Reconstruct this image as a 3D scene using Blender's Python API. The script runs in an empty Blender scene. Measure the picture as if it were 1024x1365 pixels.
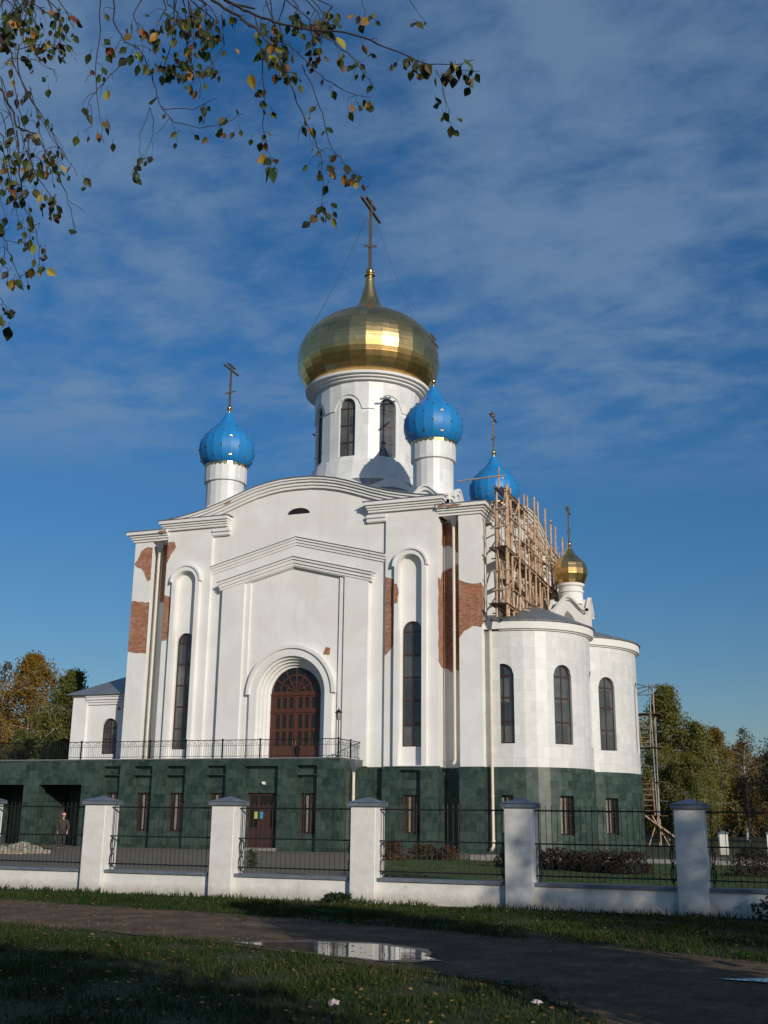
import bpy, bmesh, math, random
import numpy as np
from mathutils import Vector, Matrix, noise
from mathutils.geometry import tessellate_polygon
PI = math.pi
rad = math.radians
random.seed(7)
S = bpy.context.scene
COL = S.collection

# ------------------------------------------------------------------ camera
CF, PITCH, ROLL, YAW = 1463.175, .2712264, .011139, .3593911
CP = Vector((27.7261, -58.8896, 1.6))
fw = Vector((-math.sin(YAW)*math.cos(PITCH), math.cos(YAW)*math.cos(PITCH), math.sin(PITCH)))
_r0 = Vector((math.cos(YAW), math.sin(YAW), 0)); _u0 = _r0.cross(fw)
cr = math.cos(ROLL)*_r0 + math.sin(ROLL)*_u0
cu = -math.sin(ROLL)*_r0 + math.cos(ROLL)*_u0
cam = bpy.data.cameras.new('camera'); camo = bpy.data.objects.new('camera', cam); COL.objects.link(camo)
cam.sensor_fit = 'VERTICAL'; cam.sensor_height = 36; cam.lens = CF/1365*36
cam.clip_start = .05; cam.clip_end = 5000
camo.matrix_world = Matrix(((cr.x, cu.x, -fw.x, CP.x), (cr.y, cu.y, -fw.y, CP.y), (cr.z, cu.z, -fw.z, CP.z), (0, 0, 0, 1)))
S.camera = camo
S.render.resolution_x = 768; S.render.resolution_y = 1024

# ------------------------------------------------------------------ light
SUN_AZ, SUN_EL = rad(47.5), rad(16)          # azimuth from -Y towards +X
sd = Vector((math.sin(SUN_AZ)*math.cos(SUN_EL), -math.cos(SUN_AZ)*math.cos(SUN_EL), math.sin(SUN_EL)))
sun = bpy.data.lights.new('sun', 'SUN'); sun.energy = 3.5; sun.angle = rad(.5); sun.color = (1, .91, .79)
suno = bpy.data.objects.new('sun', sun); COL.objects.link(suno)
suno.rotation_euler = (-sd).to_track_quat('-Z', 'Y').to_euler()
W = bpy.data.worlds.new('World'); S.world = W; W.use_nodes = True
wn, wl = W.node_tree.nodes, W.node_tree.links
wn.clear()
wo = wn.new('ShaderNodeOutputWorld'); bg = wn.new('ShaderNodeBackground'); bg.inputs[1].default_value = .085
sky = wn.new('ShaderNodeTexSky'); sky.sky_type = 'NISHITA'; sky.sun_disc = False
sky.sun_elevation = SUN_EL; sky.sun_rotation = PI - SUN_AZ
sky.altitude = 0; sky.air_density = 1.0; sky.dust_density = .35; sky.ozone_density = 3.0
tc = wn.new('ShaderNodeTexCoord'); sep = wn.new('ShaderNodeSeparateXYZ')
wl.new(tc.outputs['Generated'], sep.inputs[0])
def wmath(op, a, b=None):
    n = wn.new('ShaderNodeMath'); n.operation = op
    for i, v in enumerate((a, b)):
        if v is None: continue
        if isinstance(v, (int, float)): n.inputs[i].default_value = v
        else: wl.new(v, n.inputs[i])
    return n.outputs[0]
zc = wmath('MAXIMUM', wmath('ADD', sep.outputs[2], .12), .02)
cmb = wn.new('ShaderNodeCombineXYZ')
wl.new(wmath('DIVIDE', sep.outputs[0], zc), cmb.inputs[0]); wl.new(wmath('DIVIDE', sep.outputs[1], zc), cmb.inputs[1])
mp = wn.new('ShaderNodeMapping'); mp.inputs['Rotation'].default_value = (0, 0, rad(18)); mp.inputs['Scale'].default_value = (1.0, 1.3, 1)
wl.new(cmb.outputs[0], mp.inputs[0])
n1 = wn.new('ShaderNodeTexNoise'); n1.inputs['Scale'].default_value = 2.1; n1.inputs['Detail'].default_value = 9
n1.inputs['Roughness'].default_value = .54; n1.inputs['Distortion'].default_value = .25
n2 = wn.new('ShaderNodeTexNoise'); n2.inputs['Scale'].default_value = 9; n2.inputs['Detail'].default_value = 8
n2.inputs['Roughness'].default_value = .6; n2.inputs['Distortion'].default_value = .3
wl.new(mp.outputs[0], n1.inputs[0]); wl.new(mp.outputs[0], n2.inputs[0])
mr = wn.new('ShaderNodeMapRange'); mr.inputs[1].default_value = .385; mr.inputs[2].default_value = .63; mr.interpolation_type = 'SMOOTHSTEP'
wl.new(wmath('ADD', wmath('MULTIPLY', n1.outputs[0], .72), wmath('MULTIPLY', n2.outputs[0], .30)), mr.inputs[0])
# thin cloud only well above the horizon
mz = wn.new('ShaderNodeMapRange'); mz.inputs[1].default_value = .26; mz.inputs[2].default_value = .36; mz.interpolation_type = 'SMOOTHSTEP'
wl.new(sep.outputs[2], mz.inputs[0])
cf = wmath('MULTIPLY', wmath('MULTIPLY', mr.outputs[0], mz.outputs[0]), .66)
deep = wn.new('ShaderNodeHueSaturation'); deep.inputs['Saturation'].default_value = 1.28
wl.new(sky.outputs[0], deep.inputs['Color'])
mh = wn.new('ShaderNodeMapRange'); mh.inputs[1].default_value = 0; mh.inputs[2].default_value = .42; mh.inputs[3].default_value = .66; mh.inputs[4].default_value = 1.02
wl.new(sep.outputs[2], mh.inputs[0])
hz = wn.new('ShaderNodeMixRGB'); hz.blend_type = 'MULTIPLY'; hz.inputs[0].default_value = 1
cb = wn.new('ShaderNodeCombineXYZ'); wl.new(wmath('MULTIPLY', mh.outputs[0], .92), cb.inputs[0]); wl.new(wmath('MULTIPLY', mh.outputs[0], .955), cb.inputs[1]); wl.new(wmath('MULTIPLY', mh.outputs[0], 1.06), cb.inputs[2])
wl.new(deep.outputs[0], hz.inputs[1]); wl.new(cb.outputs[0], hz.inputs[2])
mixc = wn.new('ShaderNodeMixRGB'); mixc.inputs[2].default_value = (2.15, 3.3, 4.9, 1)
wl.new(cf, mixc.inputs[0]); wl.new(hz.outputs[0], mixc.inputs[1]); wl.new(mixc.outputs[0], bg.inputs[0])
wl.new(bg.outputs[0], wo.inputs[0])
S.view_settings.view_transform = 'Standard'; S.view_settings.look = 'None'
S.view_settings.exposure = 0; S.view_settings.gamma = 1
S.render.engine = 'CYCLES'

# ------------------------------------------------------------------ materials
def newmat(name):
    m = bpy.data.materials.new(name); m.use_nodes = True
    nt = m.node_tree; nt.nodes.clear()
    o = nt.nodes.new('ShaderNodeOutputMaterial'); b = nt.nodes.new('ShaderNodeBsdfPrincipled')
    nt.links.new(b.outputs[0], o.inputs[0])
    return m, nt, b, o
def noise_node(nt, scale, detail=6, rough=.6, coord='Object', vec=None, sc3=None):
    n = nt.nodes.new('ShaderNodeTexNoise'); n.inputs['Scale'].default_value = scale
    n.inputs['Detail'].default_value = detail; n.inputs['Roughness'].default_value = rough
    if vec is None:
        t = nt.nodes.new('ShaderNodeTexCoord'); vec = t.outputs[coord]
    if sc3:
        mm = nt.nodes.new('ShaderNodeMapping'); mm.inputs['Scale'].default_value = sc3
        nt.links.new(vec, mm.inputs[0]); vec = mm.outputs[0]
    nt.links.new(vec, n.inputs[0]); return n
def ramp(nt, src, stops):
    r = nt.nodes.new('ShaderNodeValToRGB'); e = r.color_ramp.elements
    while len(e) < len(stops): e.new(.5)
    for i, (p, c) in enumerate(stops): e[i].position = p; e[i].color = (*c, 1)
    nt.links.new(src, r.inputs[0]); return r
def bump(nt, b, h, strength, dist=.02):
    n = nt.nodes.new('ShaderNodeBump'); n.inputs['Strength'].default_value = strength; n.inputs['Distance'].default_value = dist
    nt.links.new(h, n.inputs['Height']); nt.links.new(n.outputs[0], b.inputs['Normal'])
def mix(nt, fac, a, c, mode='MIX'):
    n = nt.nodes.new('ShaderNodeMixRGB'); n.blend_type = mode
    for i, v in ((0, fac), (1, a), (2, c)):
        if isinstance(v, (int, float)): n.inputs[i].default_value = v
        elif isinstance(v, tuple): n.inputs[i].default_value = (*v, 1)
        else: nt.links.new(v, n.inputs[i])
    return n.outputs[0]
def simple(name, c, rough=.6, metal=0, var=.12, scale=3, bstr=.1, bscale=30, spec=None):
    m, nt, b, o = newmat(name)
    n = noise_node(nt, scale)
    lo = tuple(x*(1-var) for x in c); hi = tuple(min(1, x*(1+var)) for x in c)
    r = ramp(nt, n.outputs[0], [(.3, lo), (.7, hi)])
    nt.links.new(r.outputs[0], b.inputs['Base Color'])
    b.inputs['Roughness'].default_value = rough; b.inputs['Metallic'].default_value = metal
    if spec is not None: b.inputs['Specular IOR Level'].default_value = spec
    if bstr: bump(nt, b, noise_node(nt, bscale).outputs[0], bstr, .01)
    return m
def blocks(name, c1, c2, mortar, bw, bh, msize, rough, stain=None, bstr=.15, metal=0, off=.5, vary=1.0, rough_var=0, veins=None):
    """cladding/brick laid out in metres on the UV map"""
    m, nt, b, o = newmat(name)
    uv = nt.nodes.new('ShaderNodeTexCoord').outputs['UV']
    t = nt.nodes.new('ShaderNodeTexBrick'); t.inputs['Scale'].default_value = 1
    t.inputs['Brick Width'].default_value = bw; t.inputs['Row Height'].default_value = bh
    t.inputs['Mortar Size'].default_value = msize; t.inputs['Mortar Smooth'].default_value = .1
    t.inputs['Color1'].default_value = (*c1, 1); t.inputs['Color2'].default_value = (*c2, 1); t.inputs['Mortar'].default_value = (*mortar, 1)
    t.offset = off
    nt.links.new(uv, t.inputs[0]); col = t.outputs[0]
    if veins:
        vn = noise_node(nt, veins[0], 8, .65)
        r = ramp(nt, vn.outputs[0], [(.3, (veins[1],)*3), (.7, (veins[2],)*3)])
        col = mix(nt, 1.0, col, r.outputs[0], 'MULTIPLY')
    if stain:
        sn = noise_node(nt, stain[1], 7, .6)
        r = ramp(nt, sn.outputs[0], [(.48, (0, 0, 0)), (.66, (1, 1, 1))])
        f = nt.nodes.new('ShaderNodeMath'); f.operation = 'MULTIPLY'; f.inputs[1].default_value = stain[2]
        nt.links.new(r.outputs[0], f.inputs[0]); col = mix(nt, f.outputs[0], col, stain[0])
    nt.links.new(col, b.inputs['Base Color'])
    b.inputs['Roughness'].default_value = rough; b.inputs['Metallic'].default_value = metal
    if rough_var:
        rn = noise_node(nt, 1.7, 5)
        mm = nt.nodes.new('ShaderNodeMapRange'); mm.inputs[3].default_value = rough; mm.inputs[4].default_value = rough+rough_var
        nt.links.new(rn.outputs[0], mm.inputs[0]); nt.links.new(mm.outputs[0], b.inputs['Roughness'])
    if bstr:
        inv = nt.nodes.new('ShaderNodeMath'); inv.operation = 'SUBTRACT'; inv.inputs[0].default_value = 1
        nt.links.new(t.outputs['Fac'], inv.inputs[1]); bump(nt, b, inv.outputs[0], bstr, .01)
    return m
def plaster():
    m, nt, b, o = newmat('white_plaster')
    n = noise_node(nt, .6, 8, .65)
    r = ramp(nt, n.outputs[0], [(.35, (.71, .70, .675)), (.6, (.775, .768, .75))])
    st = noise_node(nt, 1.4, 8, .7, sc3=(1.2, 1.2, .12))
    sr = ramp(nt, st.outputs[0], [(.56, (0, 0, 0)), (.8, (.6, .6, .6))])
    col = mix(nt, sr.outputs[0], r.outputs[0], (.56, .54, .49))
    s2 = noise_node(nt, 2.6, 9, .75, sc3=(1.6, 1.6, .07)); r2_ = ramp(nt, s2.outputs[0], [(.60, (0, 0, 0)), (.78, (.45, .45, .45))])
    col = mix(nt, r2_.outputs[0], col, (.50, .47, .41))
    s3 = noise_node(nt, .35, 5, .6); r3_ = ramp(nt, s3.outputs[0], [(.50, (0, 0, 0)), (.56, (.5, .5, .5))])
    col = mix(nt, r3_.outputs[0], col, (.70, .685, .65))
    nt.links.new(col, b.inputs['Base Color']); b.inputs['Roughness'].default_value = .85
    b.inputs['Specular IOR Level'].default_value = .2
    bump(nt, b, noise_node(nt, 5, 10, .7).outputs[0], .12, .02)
    return m
def fence_plaster():
    m, nt, b, o = newmat('whitewashed_plaster')
    n = noise_node(nt, 2.2, 8, .7)
    r = ramp(nt, n.outputs[0], [(.3, (.62, .60, .56)), (.6, (.76, .745, .71))])
    st = noise_node(nt, 6, 9, .75)
    sr = ramp(nt, st.outputs[0], [(.58, (0, 0, 0)), (.74, (.6, .6, .6))])
    col = mix(nt, sr.outputs[0], r.outputs[0], (.40, .35, .28))
    # splashed earth on the lowest hand's breadth
    t = nt.nodes.new('ShaderNodeNewGeometry'); sp = nt.nodes.new('ShaderNodeSeparateXYZ'); nt.links.new(t.outputs['Position'], sp.inputs[0])
    ad = nt.nodes.new('ShaderNodeMath'); ad.operation = 'MULTIPLY_ADD'; ad.inputs[1].default_value = -.35
    nt.links.new(st.outputs[0], ad.inputs[0]); nt.links.new(sp.outputs[2], ad.inputs[2])
    dr = nt.nodes.new('ShaderNodeMapRange'); dr.inputs[1].default_value = -.12; dr.inputs[2].default_value = .06; dr.inputs[3].default_value = .6; dr.inputs[4].default_value = 0
    nt.links.new(ad.outputs[0], dr.inputs[0]); col = mix(nt, dr.outputs[0], col, (.33, .30, .24))
    nt.links.new(col, b.inputs['Base Color']); b.inputs['Roughness'].default_value = .9
    bump(nt, b, noise_node(nt, 14, 10, .7).outputs[0], .35, .02)
    return m
M = {}
M['plaster'] = plaster()
M['fplaster'] = fence_plaster()
M['marble'] = blocks('white_marble_cladding', (.69, .685, .67), (.61, .61, .60), (.50, .49, .47), .62, .60, .006, .38, veins=(2.4, .9, 1.04), bstr=.1, rough_var=.12)
M['drumstone'] = blocks('drum_cladding', (.74, .74, .725), (.64, .645, .64), (.55, .55, .54), .55, .9, .006, .35, veins=(2.0, .9, 1.04), bstr=.1, off=.0)
M['green'] = blocks('green_marble', (.050, .080, .066), (.018, .036, .030), (.012, .020, .017), .60, .45, .006, .22, stain=((.10, .135, .115), 2.6, .30), veins=(4, .65, 1.3), bstr=.1, off=.5, rough_var=.15)
M['brokenplaster'] = simple('broken_plaster_edge', (.52, .48, .42), .95, 0, .25, 9, .3, 30)
M['brick'] = blocks('exposed_brick', (.42, .140, .055), (.25, .078, .035), (.40, .31, .23), .26, .078, .009, .9, stain=((.50, .42, .34), 3.5, .35), veins=(9, .7, 1.25), bstr=.6)
M['gold'] = blocks('gilded_sheet', (.84, .59, .25), (.74, .50, .20), (.45, .28, .10), 1.08, .55, .012, .24, metal=1, bstr=.25, rough_var=.14, off=.5, veins=(.9, .82, 1.1))
M['gold2'] = simple('gilding', (.78, .50, .18), .22, 1, .1, 4, .05)
M['grille'] = simple('painted_grille', (.10, .075, .055), .6, 0, .2, 4, .05)
M['bronze'] = simple('dull_gilt_metal', (.36, .27, .17), .42, .9, .2, 4, .05)
M['blue'] = blocks('blue_enamelled_sheet', (.012, .195, .50), (.014, .205, .525), (.010, .165, .44), .565, 1.3, .005, .42, bstr=.15, off=0, rough_var=.1)
M['roof'] = blocks('galvanised_roof_sheet', (.30, .32, .34), (.24, .26, .28), (.15, .16, .17), .55, 2.2, .02, .42, metal=.55, bstr=.4, rough_var=.15)
M['zinc'] = simple('zinc_flashing', (.22, .24, .27), .45, .6, .2, 3, .1)
M['bluecap'] = simple('blue_grey_cap_sheet', (.155, .18, .215), .6, .2, .25, 5, .2)
M['timber_frame'] = simple('brown_window_frame', (.050, .024, .017), .45, 0, .25, 6, .1)
M['door'] = simple('reddish_brown_door', (.085, .030, .018), .42, 0, .25, 6, .15)
M['glass'] = blocks('window_glass', (.12, .12, .11), (.035, .038, .04), (.06, .06, .06), .61, 1.3, .001, .06, veins=(1.1, .6, 1.3), bstr=0, off=0)
M['glass'].node_tree.nodes['Principled BSDF'].inputs['Specular IOR Level'].default_value = .9
M['dglass'] = simple('dark_glass', (.012, .012, .011), .08, 0, .3, 2, .03, 3, spec=.6)
M['iron'] = simple('black_iron', (.012, .012, .014), .5, .3, .2, 8, .1)
M['pipe'] = simple('cream_pipe', (.66, .60, .48), .5, 0, .08, 3, .05)
M['curtain'] = simple('pale_curtain', (.24, .225, .195), .9, 0, .2, 6, .1)
M['pole'] = simple('raw_timber', (.46, .31, .20), .85, 0, .35, 2.5, .4, 40)
M['plank'] = simple('weathered_planks', (.15, .095, .06), .9, 0, .45, 3, .4, 30)
M['plank2'] = simple('aged_timber', (.24, .16, .10), .85, 0, .35, 3, .3)
M['dark'] = simple('unlit_wall', (.035, .035, .035), .9, 0, .3, 2, .1)
M['black'] = simple('unlit_opening', (.008, .008, .008), .9, 0, .2, 3, 0)  # near-black colour stands in for the shade inside the lunette
M['conc'] = simple('grey_concrete', (.22, .21, .19), .9, 0, .25, 4, .3, 20)
M['slab'] = simple('grey_coping', (.17, .18, .185), .8, 0, .25, 6, .3, 20)
M['bark'] = simple('birch_bark', (.42, .40, .36), .9, 0, .55, 5, .5, 9)
M['twig'] = simple('twig_bark', (.035, .024, .02), .8, 0, .3, 20, .2)
M['rubble'] = simple('pale_rubble', (.26, .24, .19), .95, 0, .4, 5, .8, 12)
M['grit'] = simple('road_grit_stone', (.13, .105, .08), .95, 0, .5, 5, .3, 30)
M['yellow'] = simple('yellow_paper', (.42, .44, .10), .8, 0, .05, 5, 0)  # yellow dimmed in the colour to stand in for door recess shade
M['bluepaper'] = simple('blue_paper', (.05, .26, .42), .8, 0, .05, 5, 0)  # blue dimmed the same way, recess shade put into the colour
M['lampglass'] = simple('frosted_glass', (.30, .29, .26), .3, 0, .1, 5, 0)
M['whiteplastic'] = simple('white_plastic', (.75, .75, .75), .4, 0, .05, 5, 0)

def leafmat(name, cols, trans=.35, objvar=.0):
    m, nt, b, o = newmat(name)
    n = noise_node(nt, .55, 4, .6); n3 = noise_node(nt, 3.5, 3, .6)
    ad = nt.nodes.new('ShaderNodeMath'); ad.operation = 'MULTIPLY_ADD'; ad.inputs[1].default_value = .5
    nt.links.new(n3.outputs[0], ad.inputs[0])
    sh = nt.nodes.new('ShaderNodeMath'); sh.operation = 'MULTIPLY'; sh.inputs[1].default_value = .6
    nt.links.new(n.outputs[0], sh.inputs[0]); nt.links.new(sh.outputs[0], ad.inputs[2])
    inf = nt.nodes.new('ShaderNodeObjectInfo')
    a2 = nt.nodes.new('ShaderNodeMath'); a2.operation = 'MULTIPLY_ADD'; a2.inputs[1].default_value = objvar
    nt.links.new(inf.outputs['Random'], a2.inputs[0]); nt.links.new(ad.outputs[0], a2.inputs[2])
    r = ramp(nt, a2.outputs[0], cols)
    nt.links.new(r.outputs[0], b.inputs['Base Color']); b.inputs['Roughness'].default_value = .75
    b.inputs['Specular IOR Level'].default_value = .25
    t = nt.nodes.new('ShaderNodeBsdfTranslucent'); nt.links.new(r.outputs[0], t.inputs[0])
    ms = nt.nodes.new('ShaderNodeMixShader'); ms.inputs[0].default_value = trans
    nt.links.new(b.outputs[0], ms.inputs[1]); nt.links.new(t.outputs[0], ms.inputs[2]); nt.links.new(ms.outputs[0], o.inputs[0])
    return m
M['autumn'] = leafmat('autumn_leaves', [(.30, (.045, .05, .012)), (.46, (.115, .09, .018)), (.62, (.23, .145, .022)), (.8, (.28, .13, .02))], .3, .12)
M['greenleaf'] = leafmat('green_leaves', [(.30, (.035, .056, .016)), (.5, (.085, .110, .024)), (.70, (.18, .165, .032))], .3, .10)
M['darkleaf'] = leafmat('dark_leaves', [(.30, (.028, .030, .018)), (.55, (.06, .055, .028)), (.8, (.10, .075, .035))], .2, .1)
def attrmat(name, rough=.6, trans=.3, spec=.3):
    m, nt, b, o = newmat(name)
    a = nt.nodes.new('ShaderNodeAttribute'); a.attribute_name = 'tint'
    nt.links.new(a.outputs[0], b.inputs['Base Color']); b.inputs['Roughness'].default_value = rough
    b.inputs['Specular IOR Level'].default_value = spec
    t = nt.nodes.new('ShaderNodeBsdfTranslucent'); nt.links.new(a.outputs[0], t.inputs[0])
    ms = nt.nodes.new('ShaderNodeMixShader'); ms.inputs[0].default_value = trans
    nt.links.new(b.outputs[0], ms.inputs[1]); nt.links.new(t.outputs[0], ms.inputs[2]); nt.links.new(ms.outputs[0], o.inputs[0])
    return m
M['leaf'] = attrmat('birch_leaf', .5, .45)
M['grass'] = attrmat('grass_blade', .7, .3, .2)

# ------------------------------------------------------------------ mesh builder
def box_pts(x0, x1, y0, y1, z0, z1):
    return [(x0,y0,z0),(x1,y0,z0),(x1,y1,z0),(x0,y1,z0),(x0,y0,z1),(x1,y0,z1),(x1,y1,z1),(x0,y1,z1)]
BOXF = [(0,3,2,1),(4,5,6,7),(0,1,5,4),(1,2,6,5),(2,3,7,6),(3,0,4,7)]
ident = lambda u, v, z: (u, v, z)
class MB:
    def __init__(s): s.v = []; s.f = []
    def add(s, v, f):
        b = len(s.v); s.v += [tuple(p) for p in v]; s.f += [tuple(i+b for i in q) for q in f]
    def box(s, x0, x1, y0, y1, z0, z1, tf=ident):
        s.add([tf(*p) for p in box_pts(x0,x1,y0,y1,z0,z1)], BOXF); return s
    def prism(s, outline, holes, v0, v1, tf=ident):
        """outline/holes are (u,z) loops, extruded from depth v0 to v1"""
        loops = [outline]+list(holes); flat = [p for l in loops for p in l]; n = len(flat)
        tris = tessellate_polygon([[Vector((p[0], p[1], 0)) for p in l] for l in loops])
        vs = [tf(u, v1, z) for u, z in flat]+[tf(u, v0, z) for u, z in flat]
        fs = [tuple(t) for t in tris]+[tuple(i+n for i in reversed(t)) for t in tris]
        k = 0
        for l in loops:
            m = len(l)
            for i in range(m): a = k+i; b = k+(i+1) % m; fs.append((a, b, b+n, a+n))
            k += m
        s.add(vs, fs); return s
    def tube(s, p, q, r, r2=None, n=8, cap=True):
        p = Vector(p); q = Vector(q); d = q-p
        if d.length < 1e-6: return s
        r2 = r if r2 is None else r2; z = d.normalized()
        a = z.orthogonal().normalized(); b = z.cross(a); vs = []
        for c, rr in ((p, r), (q, r2)):
            for i in range(n):
                t = 2*PI*i/n; vs.append(c+(a*math.cos(t)+b*math.sin(t))*rr)
        fs = [(i, (i+1) % n, n+(i+1) % n, n+i) for i in range(n)]
        if cap: fs += [tuple(range(n-1, -1, -1)), tuple(range(n, 2*n))]
        s.add(vs, fs); return s
    def poly(s, pts, r, r2=None, n=6):
        r2 = r if r2 is None else r2; m = len(pts)-1
        for i in range(m):
            s.tube(pts[i], pts[i+1], r+(r2-r)*i/m, r+(r2-r)*(i+1)/m, n, cap=(i in (0, m-1)))
        return s
    def lathe(s, prof, cx, cy, n=32, a0=0, a1=2*PI, off=0):
        full = abs(a1-a0-2*PI) < 1e-6; cols = n if full else n+1; vs = []
        for r, z in prof:
            for i in range(cols):
                a = a0+(a1-a0)*i/n+off; vs.append((cx+math.sin(a)*r, cy-math.cos(a)*r, z))
        fs = []
        for j in range(len(prof)-1):
            for i in range(n):
                i2 = (i+1) % cols; fs.append((j*cols+i, j*cols+i2, (j+1)*cols+i2, (j+1)*cols+i))
        s.add(vs, fs); return s
    def sphere(s, c, r, n=10, sz=1):
        prof = [(max(1e-4, r*math.sin(PI*k/n)), c[2]-r*sz*math.cos(PI*k/n)) for k in range(n+1)]
        s.lathe(prof, c[0], c[1], n*2 if n < 8 else 16); return s
    def build(s, name, mat, parent=None, smooth=None, cyl=None, label=None, clean=True, base=None):
        me = bpy.data.meshes.new(name); o = bpy.data.objects.new(name, me)
        off = Vector((0, 0, 0))
        if parent is not None:
            off = wloc(parent); o.parent = parent
        if base is not None: o.location = Vector(base)-off; off = Vector(base)
        LOC[o.name] = off
        me.from_pydata([(p[0]-off.x, p[1]-off.y, p[2]-off.z) for p in s.v], [], s.f)
        if clean:
            bm = bmesh.new(); bm.from_mesh(me)
            bmesh.ops.remove_doubles(bm, verts=bm.verts, dist=1e-5)
            bmesh.ops.recalc_face_normals(bm, faces=bm.faces); bm.to_mesh(me); bm.free()
        # UV in metres
        uvl = me.uv_layers.new(name='UVMap')
        nl = len(me.loops); vi = np.empty(nl, np.int32); me.loops.foreach_get('vertex_index', vi)
        co = np.empty(len(me.vertices)*3); me.vertices.foreach_get('co', co); co = co.reshape(-1, 3)+np.array(off)
        lc = co[vi]; nf = len(me.polygons); nr = np.empty(nf*3); me.polygons.foreach_get('normal', nr); nr = nr.reshape(-1, 3)
        tot = np.empty(nf, np.int32); me.polygons.foreach_get('loop_total', tot); fn = np.repeat(nr, tot, axis=0)
        fi = np.repeat(np.arange(nf), tot)
        if cyl:
            cc = np.empty(nf*3); me.polygons.foreach_get('center', cc); cc = cc.reshape(-1, 3)+np.array(off)
            ang = np.arctan2(lc[:, 0]-cyl[0], -(lc[:, 1]-cyl[1])); ca = np.arctan2(cc[:, 0]-cyl[0], -(cc[:, 1]-cyl[1]))[fi]
            ang = ca+(ang-ca+PI) % (2*PI)-PI
            uv = np.stack([ang*cyl[2], lc[:, 2]], 1)
        else:
            ax = np.abs(fn[:, 0]) > np.abs(fn[:, 1]); hz = np.abs(fn[:, 2]) > .8
            u = np.where(ax, lc[:, 1], lc[:, 0]); v = np.where(hz, np.where(ax, lc[:, 0], lc[:, 1]), lc[:, 2])
            uv = np.stack([u, v], 1)
        uvl.data.foreach_set('uv', uv.astype(np.float32).ravel())
        if mat: me.materials.append(M[mat] if isinstance(mat, str) else mat)
        if smooth is not None:
            me.polygons.foreach_set('use_smooth', [True]*nf); me.set_sharp_from_angle(angle=rad(smooth))
        if label: o['label'] = label
        COL.objects.link(o); return o
LOC = {}
def wloc(o): return LOC.get(o.name, Vector((0, 0, 0)))
def tag(o, label=None, cat=None, group=None, kind=None):
    if label: o['label'] = label
    if cat: o['category'] = cat
    if group: o['group'] = group
    if kind: o['kind'] = kind
    return o
def empty(name, loc, label, cat, group=None):
    o = bpy.data.objects.new(name, None); o.location = loc; COL.objects.link(o); o.empty_display_size = .3
    LOC[o.name] = Vector(loc); return tag(o, label, cat, group)
def dup(root, loc, rz=0, sc=None, label=None, group=None):
    r = root.copy(); COL.objects.link(r); r.location = loc; r.rotation_euler = (0, 0, rz)
    if sc: r.scale = sc if isinstance(sc, tuple) else (sc,)*3
    if label: r['label'] = label
    if group: r['group'] = group
    for ch in root.children:
        c = ch.copy(); COL.objects.link(c); c.parent = r
        for g in ch.children:
            d = g.copy(); COL.objects.link(d); d.parent = c
    return r
def arch(u0, hw, zb, zs, n=18, rz=None):
    rz = rz or hw
    return [(u0-hw, zb), (u0+hw, zb)]+[(u0+hw*math.cos(PI*k/n), zs+rz*math.sin(PI*k/n)) for k in range(n+1)]
def rect(u0, u1, z0, z1): return [(u0, z0), (u1, z0), (u1, z1), (u0, z1)]
def mirror(l): return [(-u, z) for u, z in l]
def gz(y):                                   # ground falls very slightly towards the church
    t = min(1, max(0, (y+37)/32)); return -.18*t*t*(3-2*t)

# ================================================================== CHURCH
church = empty('church', (0, 11.5, 0), 'large white church with gold and blue onion domes, green stone base and bare brick patches', 'church')
YC = 11.5; HW = 11.5
tfS = lambda u, v, z: (u, -v, z)
tfE = lambda u, v, z: (HW+v, YC+u, z)
tfN = lambda u, v, z: (-u, 2*YC+v, z)
tfW = lambda u, v, z: (-HW-v, YC-u, z)
GC = [(0, 21.65), (1.0, 21.62), (1.8, 21.52), (2.7, 21.33), (3.4, 21.12), (4.2, 20.84), (5.0, 20.55), (6.0, 20.24), (7.0, 20.0), (8.2, 19.78), (9.3, 19.66)]
def gcurve(d=0.0, umax=9.3, o=0.0):
    pts = [(u, z-d) for u, z in GC if u <= umax+1e-6]
    return [(-u, z) for u, z in reversed(pts[1:])]+pts
def add_window(tf, u0, hw, zb, zs, v, rows, arched=True, fr=.065, cols=2, bars=True, name='window'):
    f = MB(); out = arch(u0, hw, zb, zs) if arched else rect(u0-hw, u0+hw, zb, zs)
    inn = arch(u0, hw-fr, zb+fr, zs) if arched else rect(u0-hw+fr, u0+hw-fr, zb+fr, zs-fr)
    f.prism(out, [inn], v-.04, v+.04, tf)
    for c in range(1, cols):
        uc = u0-hw+2*hw*c/cols; f.box(uc-.03, uc+.03, v-.03, v+.03, zb+fr, zs+(hw-fr*1.2 if arched else -fr), tf)
    for z in rows: f.box(u0-hw+fr, u0+hw-fr, v-.036, v+.036, z-.04, z+.04, tf)
    o = f.build(name, 'timber_frame', church)
    p = MB(); p.prism(arch(u0, hw-.02, zb+.02, zs) if arched else rect(u0-hw+.02, u0+hw-.02, zb+.02, zs-.02), [], v-.03, v-.01, tf)
    p.build('pane', 'glass' if arched else 'dglass', o)
    return o
def steps(mb, u0, u1, vb, z0, prof, tf, vin=-.3, ends=(1, 1)):
    """stepped cornice: prof = [(height, overhang), ...] from the bottom up"""
    z = z0
    for h, o in prof:
        mb.box(u0-o*ends[0], u1+o*ends[1], vin, vb+o, z, z+h, tf); z += h
    return z
BV = .18
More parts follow.
